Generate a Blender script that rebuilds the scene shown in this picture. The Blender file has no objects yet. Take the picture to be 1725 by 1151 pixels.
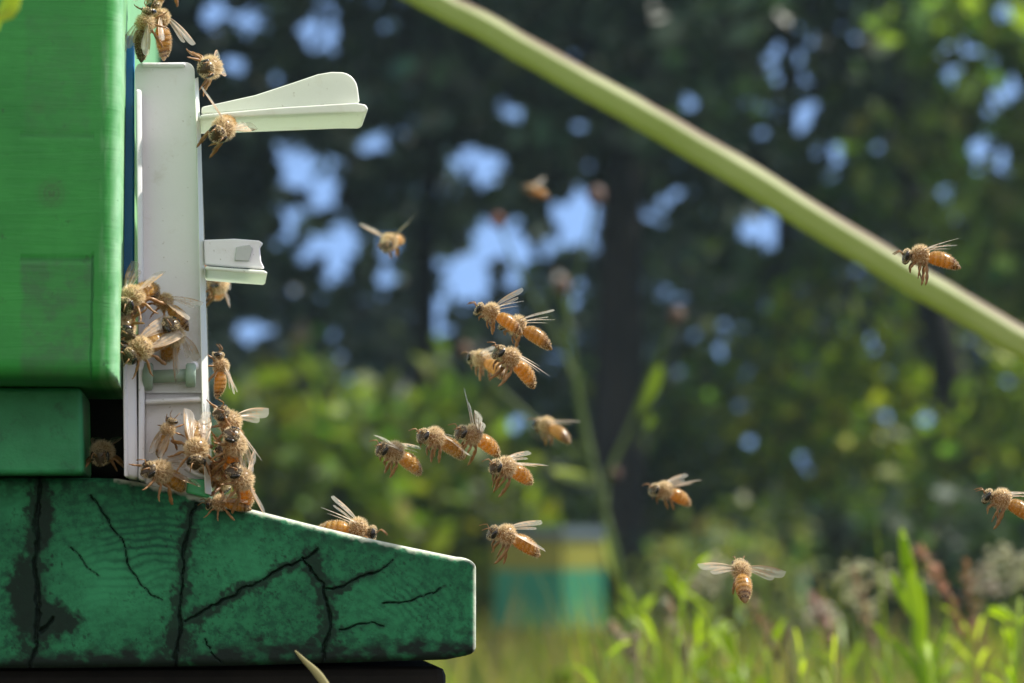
import bpy, math, random
import numpy as np
from mathutils import Vector, Matrix

S = bpy.context.scene
COL = S.collection
R = math.radians
rng = np.random.default_rng(7)
random.seed(7)

# ------------------------------------------------------------------ camera
LENS = 96.4
FPX = 1725 * LENS / 36.0
FOCUS = 0.60
CAMZ = 0.40
HORIZON = 950.0                       # photo row of the eye level
PITCH = math.atan((HORIZON - 575.5) / FPX)
CAM = Vector((0.0, -FOCUS, CAMZ))
cd = bpy.data.cameras.new("camera")
cam = bpy.data.objects.new("camera", cd)
COL.objects.link(cam)
cam.location = CAM
cam.rotation_euler = (math.pi / 2 + PITCH, 0, 0)
cd.lens = LENS
cd.sensor_width = 36.0
cd.clip_start = 0.02
cd.clip_end = 2000
cd.dof.use_dof = True
cd.dof.focus_distance = FOCUS + 0.004
cd.dof.aperture_fstop = 20.5
S.camera = cam
CROT = Matrix.Rotation(math.pi / 2 + PITCH, 3, 'X')


def ray(px, py):
    return CROT @ Vector(((px - 862.5) / FPX, (575.5 - py) / FPX, -1.0))


def P(px, py, Y):
    """point seen at photo pixel (px, py) standing at world depth Y (hive face is about Y = 0)"""
    d = ray(px, py)
    return CAM + d * ((Y + FOCUS) / d.y)


# ------------------------------------------------------------------ sky and sun
SUN = Vector((0.60, 0.20, 0.86)).normalized()
SUN_EL = math.asin(SUN.z)
SUN_AZ = math.atan2(SUN.x, SUN.y)     # from +Y towards +X
HAZE = 0.0011
FILL_CLOUD = 4.8
w = bpy.data.worlds.new("World")
S.world = w
w.use_nodes = True
nt = w.node_tree
nt.nodes.clear()
sky = nt.nodes.new("ShaderNodeTexSky")
sky.sky_type = 'NISHITA'
sky.sun_disc = False
sky.sun_elevation = SUN_EL
sky.sun_rotation = SUN_AZ
sky.air_density = 1.0
sky.dust_density = 0.2
sky.ozone_density = 3.0


def wn(kind, **kw):
    nd = nt.nodes.new("ShaderNode" + kind)
    for k_, v_ in kw.items():
        setattr(nd, k_, v_)
    return nd


# clear deep blue sky in front, unseen clouds added behind as fill light
wtc = wn("TexCoord")
sep = wn("SeparateXYZ")
nt.links.new(wtc.outputs['Generated'], sep.inputs[0])
lift = wn("MapRange")
for i_, v_ in ((1, -0.05), (2, 1.0), (3, 0.42), (4, 1.1)):
    lift.inputs[i_].default_value = v_
nt.links.new(sep.outputs[2], lift.inputs[0])
cmb = wn("CombineXYZ")
nt.links.new(sep.outputs[0], cmb.inputs[0])
nt.links.new(sep.outputs[1], cmb.inputs[1])
nt.links.new(lift.outputs[0], cmb.inputs[2])
nrm_ = wn("VectorMath", operation='NORMALIZE')
nt.links.new(cmb.outputs[0], nrm_.inputs[0])
nt.links.new(nrm_.outputs[0], sky.inputs[0])
cl = wn("TexNoise")
cl.inputs['Scale'].default_value = 3.0
cl.inputs['Detail'].default_value = 7
nt.links.new(wtc.outputs['Generated'], cl.inputs['Vector'])
south = wn("MapRange", interpolation_type='SMOOTHSTEP')
for i_, v_ in ((1, 0.05), (2, -0.45), (3, -0.35), (4, 0.55)):
    south.inputs[i_].default_value = v_
nt.links.new(sep.outputs[1], south.inputs[0])
add_ = wn("Math", operation='ADD')
nt.links.new(cl.outputs['Fac'], add_.inputs[0])
nt.links.new(south.outputs[0], add_.inputs[1])
cm = wn("MapRange", interpolation_type='SMOOTHSTEP')
for i_, v_ in ((1, 0.52), (2, 0.85), (3, 0.0), (4, 1.0)):
    cm.inputs[i_].default_value = v_
nt.links.new(add_.outputs[0], cm.inputs[0])
mx = wn("MixRGB")
nt.links.new(cm.outputs[0], mx.inputs[0])
nt.links.new(sky.outputs[0], mx.inputs[1])
mx.inputs[2].default_value = (FILL_CLOUD, FILL_CLOUD * .965, FILL_CLOUD * .98, 1)
bg = wn("Background")
bg.inputs[1].default_value = 0.12
wo = wn("OutputWorld")
nt.links.new(mx.outputs[0], bg.inputs[0])
nt.links.new(bg.outputs[0], wo.inputs[0])
ld = bpy.data.lights.new("sun", 'SUN')
ld.energy = 5.0
ld.angle = R(0.5)
ld.color = (1.0, 0.94, 0.84)
sun = bpy.data.objects.new("sun", ld)
COL.objects.link(sun)
sun.rotation_euler = (-SUN).to_track_quat('-Z', 'Y').to_euler()
sun.location = (3, 1, 6)
S.view_settings.view_transform = 'Standard'
S.view_settings.look = 'None'
S.view_settings.gamma = 1.0
S.view_settings.exposure = 1.0
S.render.engine = 'CYCLES'
S.cycles.use_denoising = True
S.cycles.max_bounces = 8
S.cycles.transparent_max_bounces = 16
S.cycles.caustics_reflective = False
S.cycles.caustics_refractive = False
S.cycles.sample_clamp_indirect = 4.0


# ------------------------------------------------------------------ materials
class NT:
    def __init__(s, name):
        s.m = bpy.data.materials.new(name)
        s.m.use_nodes = True
        s.t = s.m.node_tree
        s.t.nodes.clear()
        s.out = s.t.nodes.new("ShaderNodeOutputMaterial")

    def n(s, kind, **kw):
        nd = s.t.nodes.new("ShaderNode" + kind)
        for k, v in kw.items():
            setattr(nd, k, v)
        return nd

    def put(s, sock, v):
        if hasattr(v, "is_output") or isinstance(v, bpy.types.NodeSocket):
            s.t.links.new(v, sock)
        else:
            sock.default_value = v

    def noise(s, scale, detail=4, rough=0.55, vec=None, dist=0.0):
        nd = s.n("TexNoise")
        nd.inputs['Scale'].default_value = scale
        nd.inputs['Detail'].default_value = detail
        nd.inputs['Roughness'].default_value = rough
        nd.inputs['Distortion'].default_value = dist
        tc = s.n("TexCoord")
        s.put(nd.inputs['Vector'], vec if vec is not None else tc.outputs['Object'])
        return nd.outputs['Fac']

    def ramp(s, fac, stops):
        nd = s.n("ValToRGB")
        cr = nd.color_ramp
        while len(cr.elements) < len(stops):
            cr.elements.new(0.5)
        for e, (p, c) in zip(cr.elements, stops):
            e.position = p
            e.color = (*c, 1) if len(c) == 3 else c
        s.put(nd.inputs[0], fac)
        return nd.outputs[0]

    def mix(s, fac, a, b, mode='MIX'):
        nd = s.n("MixRGB", blend_type=mode)
        s.put(nd.inputs[0], fac)
        for sock, v in ((nd.inputs[1], a), (nd.inputs[2], b)):
            s.put(sock, (*v, 1) if isinstance(v, tuple) and len(v) == 3 else v)
        return nd.outputs[0]

    def attr(s, name):
        nd = s.n("Attribute", attribute_name=name)
        return nd

    def bump(s, h, dist, strength=0.6):
        nd = s.n("Bump")
        nd.inputs['Strength'].default_value = strength
        nd.inputs['Distance'].default_value = dist
        s.put(nd.inputs['Height'], h)
        return nd.outputs[0]

    def principled(s, color, rough=0.5, spec=0.5, normal=None):
        p = s.n("BsdfPrincipled")
        s.put(p.inputs['Base Color'], (*color, 1) if isinstance(color, tuple) and len(color) == 3 else color)
        s.put(p.inputs['Roughness'], rough)
        p.inputs['Specular IOR Level'].default_value = spec
        if normal is not None:
            s.put(p.inputs['Normal'], normal)
        return p

    def mixs(s, fac, a, b):
        nd = s.n("MixShader")
        s.put(nd.inputs[0], fac)
        s.put(nd.inputs[1], a)
        s.put(nd.inputs[2], b)
        return nd.outputs[0]

    def trans(s, color):
        nd = s.n("BsdfTranslucent")
        s.put(nd.inputs[0], (*color, 1) if isinstance(color, tuple) and len(color) == 3 else color)
        return nd.outputs[0]

    def done(s, shader):
        s.t.links.new(shader, s.out.inputs[0])
        return s.m


def mat_leafy(name, amount=0.45, rough=0.45, tint=(1.5, 1.6, 0.5), spec=0.4):
    """leaf tissue: colour from the per-leaf attribute, part of the light passes through"""
    k = NT(name)
    c = k.attr("tone").outputs['Color']
    p = k.principled(c, rough, spec)
    t = k.trans(k.mix(1.0, c, tint, 'MULTIPLY'))
    return k.done(k.mixs(amount, p.outputs[0], t))


def mat_paint(name, c1, c2, scale, rough=0.42, bump=0.0002, dirt=None):
    k = NT(name)
    n1 = k.noise(scale, 6, 0.62)
    col = k.ramp(n1, [(0.35, c1), (0.65, c2)])
    n2 = k.noise(scale * 7, 3, 0.6)
    if dirt:
        col = k.mix(k.ramp(k.noise(scale * 2.3, 8, 0.7), [(0.56, (0, 0, 0)), (0.72, (0.8, 0.8, 0.8))]), col, dirt)
    p = k.principled(col, rough, 0.3, k.bump(n2, bump))
    return k.done(p.outputs[0])


def mat_plastic(name, col, trans=0.25, rough=0.35, tint=None):
    k = NT(name)
    n = k.noise(90, 4, 0.6)
    c = k.mix(k.ramp(n, [(0.4, (0, 0, 0)), (0.75, (0.22, 0.22, 0.22))]), col, tuple(x * 0.8 for x in col))
    smear = k.ramp(k.noise(170, 7, 0.72), [(0.55, (0, 0, 0)), (0.72, (0.35, 0.35, 0.35))])
    c = k.mix(smear, c, (col[0] * .62, col[1] * .54, col[2] * .42))
    c = k.mix(k.ramp(k.noise(900, 3, 0.6), [(0.68, (0, 0, 0)), (0.72, (0.5, 0.5, 0.5))]), c, (0.20, 0.14, 0.08))
    p = k.principled(c, rough, 0.5, k.bump(k.noise(700, 2), 0.00005))
    return k.done(k.mixs(trans, p.outputs[0], k.trans(tint or col)))


M = {}
M['leaf'] = mat_leafy("leaf_tissue", 0.42, 0.55, (1.5, 1.6, 0.5), 0.2)
M['dark_leaf'] = mat_leafy("dark_leaf_tissue", 0.3, 0.48, (1.4, 1.5, 0.6), 0.3)
M['grass'] = mat_leafy("grass_tissue", 0.5, 0.5, (1.5, 1.6, 0.45))
M['dry'] = mat_leafy("dry_grass_tissue", 0.35, 0.7, (1.2, 1.1, 0.9), 0.2)
M['body_paint'] = mat_paint("bright_green_gloss_paint", (0.026, 0.25, 0.046), (0.034, 0.29, 0.055), 22, 0.36, 0.00025)
M['block_paint'] = mat_paint("teal_green_worn_paint", (0.018, 0.155, 0.060), (0.036, 0.27, 0.105), 60, 0.5, 0.0004, (0.02, 0.07, 0.04))
M['white_plastic'] = mat_plastic("white_plastic", (0.82, 0.81, 0.83), 0.12)
M['pale_plastic'] = mat_plastic("pale_translucent_plastic", (0.82, 0.84, 0.78), 0.30, 0.35, (0.84, 0.88, 0.76))
M['clear_plastic'] = mat_plastic("greenish_clear_plastic", (0.42, 0.52, 0.44), 0.45, 0.15, (0.5, 0.66, 0.52))
M['sunlit_green'] = mat_plastic("sunlit_board_green", (0.12, 0.62, 0.28), 0.3, 0.4)
M['blue_plastic'] = mat_plastic("blue_strip_paint", (0.02, 0.22, 0.58), 0.0, 0.4)
k = NT("dark_bare_wood")
M['dark_wood'] = k.done(k.principled(k.ramp(k.noise(60, 6, 0.7), [(0.3, (0.006, 0.006, 0.006)), (0.7, (0.016, 0.014, 0.012))]), 0.8, 0.2).outputs[0])
k = NT("tree_bark")
tcn = k.n("TexCoord")
mp = k.n("Mapping")
mp.inputs['Scale'].default_value = (9, 9, 1.5)
k.put(mp.inputs[0], tcn.outputs['Object'])
nb = k.noise(2.0, 8, 0.7, mp.outputs[0])
M['bark'] = k.done(k.principled(k.ramp(nb, [(0.3, (0.006, 0.007, 0.007)), (0.7, (0.026, 0.025, 0.022))]), 0.9, 0.15, k.bump(nb, 0.03)).outputs[0])
k = NT("ground_soil")
M['ground'] = k.done(k.principled(k.ramp(k.noise(0.9, 9, 0.7), [(0.3, (0.025, 0.028, 0.014)), (0.7, (0.06, 0.06, 0.03))]), 0.95, 0.1, k.bump(k.noise(9, 6), 0.04)).outputs[0])

# painted end grain of the landing board: cracks, rings and mould are stored per vertex
k = NT("cracked_dark_green_paint")
crack = k.attr("crack").outputs['Fac']
ring = k.attr("ring").outputs['Fac']
mold = k.attr("mold").outputs['Fac']
light = k.attr("fresh").outputs['Fac']
worn = k.attr("worn").outputs['Fac']
base = k.ramp(k.noise(45, 7, 0.65), [(0.3, (0.016, 0.118, 0.052)), (0.7, (0.027, 0.195, 0.083))])
base = k.mix(k.ramp(k.noise(420, 5, 0.7), [(0.40, (0.8, 0.8, 0.8)), (0.56, (0, 0, 0))]), base, (0.010, 0.062, 0.034))
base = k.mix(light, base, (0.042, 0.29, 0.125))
base = k.mix(ring, base, (0.010, 0.075, 0.040))
base = k.mix(mold, base, (0.009, 0.018, 0.014))
ck = k.n("Math", operation='MULTIPLY')
k.put(ck.inputs[0], crack)
ck.inputs[1].default_value = 0.5
base = k.mix(ck.outputs[0], base, (0.008, 0.014, 0.012))
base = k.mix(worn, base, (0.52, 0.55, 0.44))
mh = k.n("Math", operation='MULTIPLY_ADD')
k.put(mh.inputs[0], crack)
mh.inputs[1].default_value = -4.0
k.put(mh.inputs[2], k.noise(500, 5, 0.7))
M['board_paint'] = k.done(k.principled(base, 0.72, 0.18, k.bump(mh.outputs[0], 0.00030, 0.8)).outputs[0])

# bee materials
k = NT("bee_cuticle")
c = k.attr("tone").outputs['Color']
p = k.principled(c, 0.27, 0.6, k.bump(k.noise(2600, 3), 0.00004))
M['cuticle'] = k.done(k.mixs(0.42, p.outputs[0], k.trans(k.mix(1.0, c, (1.7, 1.5, .6), 'MULTIPLY'))))
k = NT("bee_hair")
c = k.attr("tone").outputs['Color']
p = k.principled(c, 0.5, 0.4)
M['hair'] = k.done(k.mixs(0.4, p.outputs[0], k.trans(c)))
k = NT("bee_leg_chitin")
c = k.ramp(k.noise(900, 3), [(0.3, (0.20, 0.10, 0.035)), (0.7, (0.46, 0.25, 0.09))])
M['leg'] = k.done(k.mixs(0.3, k.principled(c, 0.4, 0.5).outputs[0], k.trans((0.45, 0.24, 0.09))))
k = NT("bee_eye")
M['eye'] = k.done(k.principled(k.ramp(k.noise(3000, 2), [(0.4, (0.008, 0.006, 0.005)), (0.6, (0.02, 0.014, 0.010))]), 0.22, 0.6).outputs[0])
k = NT("bee_wing_membrane")
v = k.attr("vein").outputs['Fac']
tr = k.n("BsdfTransparent")
tr.inputs[0].default_value = (0.97, 0.95, 0.92, 1)
mem = k.mixs(0.5, k.principled((0.80, 0.74, 0.64), 0.25, 0.6, k.bump(k.noise(1500, 3), 0.0001)).outputs[0], k.trans((0.85, 0.80, 0.70)))
mem = k.mixs(0.31, tr.outputs[0], mem)
M['wing'] = k.done(k.mixs(v, mem, k.principled((0.30, 0.19, 0.09), 0.5, 0.4).outputs[0]))


# ------------------------------------------------------------------ mesh helpers
def tag(o, label=None, cat=None, group=None, kind=None):
    for key, val in (("label", label), ("category", cat), ("group", group), ("kind", kind)):
        if val:
            o[key] = val
    return o


def empty(name, loc, label, cat, group=None):
    o = bpy.data.objects.new(name, None)
    o.empty_display_size = 0.01
    COL.objects.link(o)
    o.location = loc
    return tag(o, label, cat, group)


def mesh_obj(name, verts, faces, mat, parent=None, smooth=True, attrs=None, inv=None):
    """verts in the parent's local frame (or in world when there is no parent)"""
    me = bpy.data.meshes.new(name)
    me.from_pydata([tuple(map(float, v)) for v in verts], [], [tuple(map(int, f)) for f in faces])
    me.materials.append(mat)
    if smooth:
        me.polygons.foreach_set("use_smooth", [True] * len(me.polygons))
    for an, arr in (attrs or {}).items():
        put_attr(me, an, arr)
    me.update()
    o = bpy.data.objects.new(name, me)
    COL.objects.link(o)
    if parent:
        o.parent = parent
    return o


def put_attr(me, an, arr):
    arr = np.asarray(arr, dtype=np.float32)
    if arr.ndim == 2:
        a = me.attributes.new(an, 'FLOAT_COLOR', 'POINT')
        buf = np.ones((len(arr), 4), np.float32)
        buf[:, :3] = arr[:, :3]
        a.data.foreach_set("color", buf.ravel())
    else:
        a = me.attributes.new(an, 'FLOAT', 'POINT')
        a.data.foreach_set("value", arr)


def quads_obj(name, V, tone, mat, parent=None, nv=4):
    """V: (n, nv, 3) polygons; tone: (n, 3) colour for each"""
    n = len(V)
    me = bpy.data.meshes.new(name)
    me.vertices.add(n * nv)
    me.vertices.foreach_set("co", np.asarray(V, np.float32).ravel())
    me.loops.add(n * nv)
    me.loops.foreach_set("vertex_index", np.arange(n * nv, dtype=np.int32))
    me.polygons.add(n)
    me.polygons.foreach_set("loop_start", np.arange(0, n * nv, nv, dtype=np.int32))
    me.polygons.foreach_set("loop_total", np.full(n, nv, dtype=np.int32))
    me.materials.append(mat)
    put_attr(me, "tone", np.repeat(np.asarray(tone, np.float32), nv, axis=0))
    me.update(calc_edges=True)
    me.validate()
    o = bpy.data.objects.new(name, me)
    COL.objects.link(o)
    if parent:
        o.parent = parent
    return o


def tube(pts, radii, sides=8, cap=True):
    pts = [Vector(p) for p in pts]
    V, F = [], []
    n = len(pts)
    prev = None
    for i, p in enumerate(pts):
        t = (pts[min(i + 1, n - 1)] - pts[max(i - 1, 0)]).normalized()
        if prev is None:
            a = t.orthogonal().normalized()
        else:
            a = (prev - t * prev.dot(t)).normalized()
        prev = a
        b = t.cross(a)
        for j in range(sides):
            an = 2 * math.pi * j / sides
            V.append(p + (a * math.cos(an) + b * math.sin(an)) * radii[i])
    for i in range(n - 1):
        for j in range(sides):
            F.append((i * sides + j, i * sides + (j + 1) % sides, (i + 1) * sides + (j + 1) % sides, (i + 1) * sides + j))
    if cap:
        F.append(tuple(range(sides - 1, -1, -1)))
        F.append(tuple(range((n - 1) * sides, n * sides)))
    return V, F


def merge(*parts):
    V, F = [], []
    for v, f in parts:
        o = len(V)
        V += list(v)
        F += [tuple(i + o for i in q) for q in f]
    return V, F


def smooth_line(pts, n):
    """Catmull-Rom through pts"""
    pts = [Vector(p) for p in pts]
    out = []
    m = len(pts) - 1
    for i in range(n):
        t = i / (n - 1) * m
        k0 = min(int(t), m - 1)
        u = t - k0
        p0, p1, p2, p3 = pts[max(k0 - 1, 0)], pts[k0], pts[k0 + 1], pts[min(k0 + 2, m)]
        out.append(0.5 * ((2 * p1) + (p2 - p0) * u + (2 * p0 - 5 * p1 + 4 * p2 - p3) * u * u + (3 * p1 - p0 - 3 * p2 + p3) * u ** 3))
    return out


def vnoise(x, y, seed=0):
    """value noise for arrays"""
    x = np.asarray(x, float)
    y = np.asarray(y, float)
    xi, yi = np.floor(x).astype(int), np.floor(y).astype(int)
    xf, yf = x - xi, y - yi
    def h(a, b):
        n = (a * 374761393 + b * 668265263 + seed * 974711) & 0x7fffffff
        n = ((n ^ (n >> 13)) * 1274126177) & 0x7fffffff
        return ((n ^ (n >> 16)) & 0xffff) / 65535.0
    u, v_ = xf * xf * (3 - 2 * xf), yf * yf * (3 - 2 * yf)
    return (h(xi, yi) * (1 - u) + h(xi + 1, yi) * u) * (1 - v_) + (h(xi, yi + 1) * (1 - u) + h(xi + 1, yi + 1) * u) * v_


def fbm(x, y, seed=0, oct=4):
    s, a = 0, 0.5
    for i in range(oct):
        s = s + a * vnoise(x * 2 ** i, y * 2 ** i, seed + i)
        a *= 0.5
    return s


# ------------------------------------------------------------------ the hive's own frame
YAW = R(6.3)
HORG = P(800, 1000, 0.0)
HM = Matrix.Translation(HORG) @ Matrix.Rotation(YAW, 4, 'Z')
HINV = HM.inverted()


def HP(px, py, dy=0.0):
    """hive-frame point seen at a photo pixel on the plane y = dy of the hive's frame"""
    o = HINV @ CAM
    d = HINV.to_3x3() @ ray(px, py)
    return o + d * ((dy - o.y) / d.y)


def HW(px, py, dy=0.0):
    return HM @ HP(px, py, dy)


def hive_empty(name, label, cat, at=None):
    o = bpy.data.objects.new(name, None)
    o.empty_display_size = 0.02
    COL.objects.link(o)
    o.matrix_world = HM
    return tag(o, label, cat)


def prism(name, px, y0, y1, mat, parent, bevel=0.0006, seg=3, ref=None, slope=0.0):
    """outline given in photo pixels on the plane y = ref (default y0), extruded in the hive frame from y0 to y1"""
    ref = y0 if ref is None else ref
    pts = [HP(x, y, ref) for x, y in px]
    n = len(pts)
    area = sum(pts[i].x * pts[(i + 1) % n].z - pts[(i + 1) % n].x * pts[i].z for i in range(n))
    if area < 0:
        pts.reverse()
    x0_ = min(p.x for p in pts)
    V = [(p.x, y0 + slope * (p.x - x0_), p.z) for p in pts] + [(p.x, y1, p.z) for p in pts]
    F = [tuple(range(n)), tuple(range(2 * n - 1, n - 1, -1))]
    for i in range(n):
        j = (i + 1) % n
        F.append((j, i, n + i, n + j))
    o = mesh_obj(name, V, F, mat, parent, smooth=False)
    if bevel:
        b = o.modifiers.new("bevel", 'BEVEL')
        b.width = bevel
        b.segments = seg
        b.limit_method = 'ANGLE'
        b.angle_limit = R(32)
        o.data.polygons.foreach_set("use_smooth", [True] * len(o.data.polygons))
        wn = o.modifiers.new("normals", 'WEIGHTED_NORMAL')
        wn.keep_sharp = True
    return o


# ------------------------------------------------------------------ ground
g = 120.0
xs = np.linspace(-g, g, 41)
V = [(x, y + 60, 0.0) for y in xs for x in xs]
F = [(j * 41 + i, j * 41 + i + 1, (j + 1) * 41 + i + 1, (j + 1) * 41 + i) for j in range(40) for i in range(40)]
tag(mesh_obj("ground", V, F, M['ground']), "mown earthy ground under the grass", "ground", None, 'structure')

# ------------------------------------------------------------------ hive floor with landing board
DEEP = 0.33
floor_ = hive_empty("hive_floor", "weathered dark green hive floor with sloping cracked landing board", "hive floor")
TOP = [(-420, 803), (0, 804), (150, 805), (196, 806), (238, 813), (330, 836), (430, 859), (520, 882), (640, 911), (770, 938)]
BOT = [(-420, 1128), (100, 1126), (400, 1122), (752, 1112), (792, 1104)]


def interp(tab, x):
    xs_, ys_ = zip(*tab)
    return np.interp(x, xs_, ys_)


def board_rows(x):
    """top and bottom pixel row at pixel column x, with the rounded right end"""
    t, b = interp(TOP, x), interp(BOT, x)
    if x > 770:
        u = (x - 770) / 33.0
        t = 938 + 20 * (1 - math.sqrt(max(0.0, 1 - u * u)))
    if x > 788:
        u = (x - 788) / 15.0
        b = 1104 - 16 * (1 - math.sqrt(max(0.0, 1 - u * u)))
    return t, b


cols = list(np.arange(-420, -10, 12.0)) + list(np.arange(-10, 770, 2.0)) + list(770 + 33 * np.sin(np.linspace(0, math.pi / 2, 22)))
NR = 150
GX, GY = [], []
for x in cols:
    t, b = board_rows(x)
    vv = np.linspace(0, 1, NR)
    GX.append(np.full(NR, x))
    GY.append(t + (b - t) * vv)
GX, GY = np.array(GX), np.array(GY)
GXn = GX + 20 * (fbm(GX / 34, GY / 34, 3, 5) - 0.47)
GYn = GY + 20 * (fbm(GX / 34, GY / 34, 11, 5) - 0.47)


def seg_d(ax, ay, bx, by):
    dx, dy = bx - ax, by - ay
    t = np.clip(((GXn - ax) * dx + (GYn - ay) * dy) / (dx * dx + dy * dy), 0, 1)
    return np.hypot(GXn - ax - t * dx, GYn - ay - t * dy), t


crackm = np.zeros_like(GX)
moldm = np.zeros_like(GX)
jit = fbm(GX / 9, GY / 9, 21)
for ax, ay, bx, by, w0, w1, halo in [
    (66, 800, 62, 960, 7, 9, 22), (62, 960, 55, 1130, 9, 8, 26), (330, 845, 308, 935, 4, 6, 16), (308, 935, 306, 1040, 5, 4, 12),
    (306, 1040, 296, 1130, 7, 8, 22), (312, 1050, 430, 985, 4, 3, 10), (430, 985, 536, 925, 3, 5, 12), (510, 935, 545, 985, 4, 4, 12),
    (545, 985, 556, 1060, 5, 6, 14), (556, 1060, 548, 1125, 7, 7, 20), (550, 995, 635, 968, 4, 3, 9), (635, 968, 660, 945, 2, 1.5, 6),
    (150, 838, 200, 905, 2.2, 2.2, 6), (200, 905, 222, 958, 2.2, 2, 6), (222, 958, 268, 1015, 2, 1.4, 5), (118, 925, 165, 970, 1.6, 1, 4),
    (575, 1058, 640, 1050, 3.4, 1.6, 7), (648, 1022, 700, 1010, 2.0, 1.6, 6), (700, 1010, 752, 985, 1.6, 1.2, 5),
    (90, 1040, 66, 1060, 6, 9, 18), (346, 1075, 372, 1122, 2, 2, 6), (-80, 800, -90, 1130, 4, 6, 14)]:
    d, t = seg_d(ax, ay, bx, by)
    ww = (w0 + (w1 - w0) * t) * (0.15 + 1.15 * jit)
    crackm = np.maximum(crackm, np.clip(1.15 - d / np.maximum(ww * .62, 0.5), 0, 1) * np.clip(.35 + 1.3 * fbm(GX / 18, GY / 18, 25), 0, 1))
    moldm = np.maximum(moldm, .6 * np.exp(-(d / (1.1 * (w0 + w1))) ** 2) * np.clip(.25 + 1.5 * fbm(GX / 13, GY / 13, 27), 0, 1))
    moldm = np.maximum(moldm, np.clip(1 - d / halo, 0, 1) * np.clip((fbm(GX / 7, GY / 7, 31) - 0.36) * 4.5, 0, 1) * 0.9)
# mould along the lower edge and in blotches
tb = np.array([board_rows(x) for x in cols])
db = tb[:, 1][:, None] - GY
edge_n = fbm(GX / 22, GY / 14, 41)
moldm = np.maximum(moldm, np.clip((88 * edge_n + 2 - db) / 34, 0, 1))
bl = .9 * np.exp(-(((GX - 40) / 34) ** 2 + ((GY - 1000) / 90) ** 2)) + .8 * np.exp(-(((GX - 300) / 34) ** 2 + ((GY - 1085) / 50) ** 2)) + np.exp(-(((GX - 95) / 48) ** 2 + ((GY - 1045) / 40) ** 2)) + 0.8 * np.exp(-(((GX - 75) / 30) ** 2 + ((GY - 870) / 60) ** 2)) + 0.55 * np.exp(-(((GX - 480) / 140) ** 2 + ((GY - 1075) / 25) ** 2))
moldm = np.maximum(moldm, np.clip((bl * 1.3 + fbm(GX / 11, GY / 11, 51) - 1.05) * 3, 0, 0.95))
dt_ = GY - tb[:, 0][:, None]
# broad dark seams that soaked up dirt
for ax, ay, bx, by, w0, w1 in ((66, 800, 60, 960, 9, 11), (60, 960, 55, 1130, 12, 14), (328, 845, 308, 940, 6, 8), (308, 940, 302, 1045, 7, 9), (302, 1045, 298, 1130, 12, 14), (545, 985, 553, 1060, 7, 10), (553, 1060, 548, 1130, 10, 12), (320, 1046, 536, 928, 5, 6), (520, 930, 548, 990, 6, 6), (552, 1000, 640, 962, 5, 3)):
    d, t = seg_d(ax, ay, bx, by)
    ww = (w0 + (w1 - w0) * t) * (.45 + 1.1 * fbm(GX / 16, GY / 16, 171))
    fray = 1.0 - d / (ww * 2.5) + 2.6 * (fbm(GX / 8, GY / 8, 173, 4) - .47)
    moldm = np.maximum(moldm, np.clip(fray * 1.5, 0, .88) * (d < ww * 4.5))
# specks of black mould
sp = fbm(GX / 3.6, GY / 3.6, 161, 2)
moldm = np.maximum(moldm, np.clip((sp - .50) * 7, 0, .62) * np.clip((fbm(GX / 45, GY / 40, 163) - .38 + .10 * (GX > 330)) * 4, 0, 1))
moldm = np.maximum(moldm, np.clip(1 - dt_ / 60, 0, 1) * np.clip((fbm(GX / 16, GY / 12, 55) - 0.42) * 3.5, 0, 0.62) * (GX < 700))
# growth rings round the pith, and fine checks across them
cx, cy = 262, 1480
rr = np.hypot(GX - cx, (GY - cy)) + 34 * (fbm(GX / 70, GY / 70, 61) - 0.5)
fine = 0.5 + 0.5 * np.sin(rr / 12.5 * 2 * math.pi / 1.0)
amp = np.exp(-(((GX - 245) / 80) ** 2 + ((GY - 905) / 65) ** 2)) * 1.0 + np.exp(-(((GX - 700) / 60) ** 2 + ((GY - 1005) / 38) ** 2)) * 0.55 + 0.10
ringm = np.clip(fine ** 2 * amp * 1.15 * (0.45 + 1.1 * fbm(GX / 14, GY / 14, 71)), 0, 1)
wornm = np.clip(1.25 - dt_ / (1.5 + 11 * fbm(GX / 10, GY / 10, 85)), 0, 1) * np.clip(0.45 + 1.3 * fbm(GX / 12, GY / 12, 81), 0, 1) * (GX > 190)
# rounded arris and the back of the board
V, idx = [], {}
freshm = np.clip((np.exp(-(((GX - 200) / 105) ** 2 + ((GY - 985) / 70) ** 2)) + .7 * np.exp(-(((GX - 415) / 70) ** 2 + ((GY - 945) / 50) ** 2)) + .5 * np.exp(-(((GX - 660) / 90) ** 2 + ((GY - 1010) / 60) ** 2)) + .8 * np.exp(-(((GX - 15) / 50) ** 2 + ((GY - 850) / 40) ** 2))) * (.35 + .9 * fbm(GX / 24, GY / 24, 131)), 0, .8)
A = {"fresh": [], "crack": [], "ring": [], "mold": [], "worn": []}
Rb = 0.0018
pitch_mm = 0.00013
for i, x in enumerate(cols):
    for j in range(NR):
        d = min(GY[i, j] - tb[i, 0], tb[i, 1] - GY[i, j], max(803 - x, 0)) * pitch_mm
        dy = Rb - math.sqrt(max(0.0, Rb * Rb - (Rb - min(d, Rb)) ** 2))
        q = HP(GX[i, j], GY[i, j], 0.0)
        V.append((q.x, dy + crackm[i, j] * 0.0007, q.z))
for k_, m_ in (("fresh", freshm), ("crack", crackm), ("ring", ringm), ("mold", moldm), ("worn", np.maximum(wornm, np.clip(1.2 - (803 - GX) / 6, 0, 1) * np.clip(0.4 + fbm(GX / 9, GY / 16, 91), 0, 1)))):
    A[k_] = list(m_.ravel())
NC = len(cols)
F = [(i * NR + j, i * NR + j + 1, (i + 1) * NR + j + 1, (i + 1) * NR + j) for i in range(NC - 1) for j in range(NR - 1)]
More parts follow.
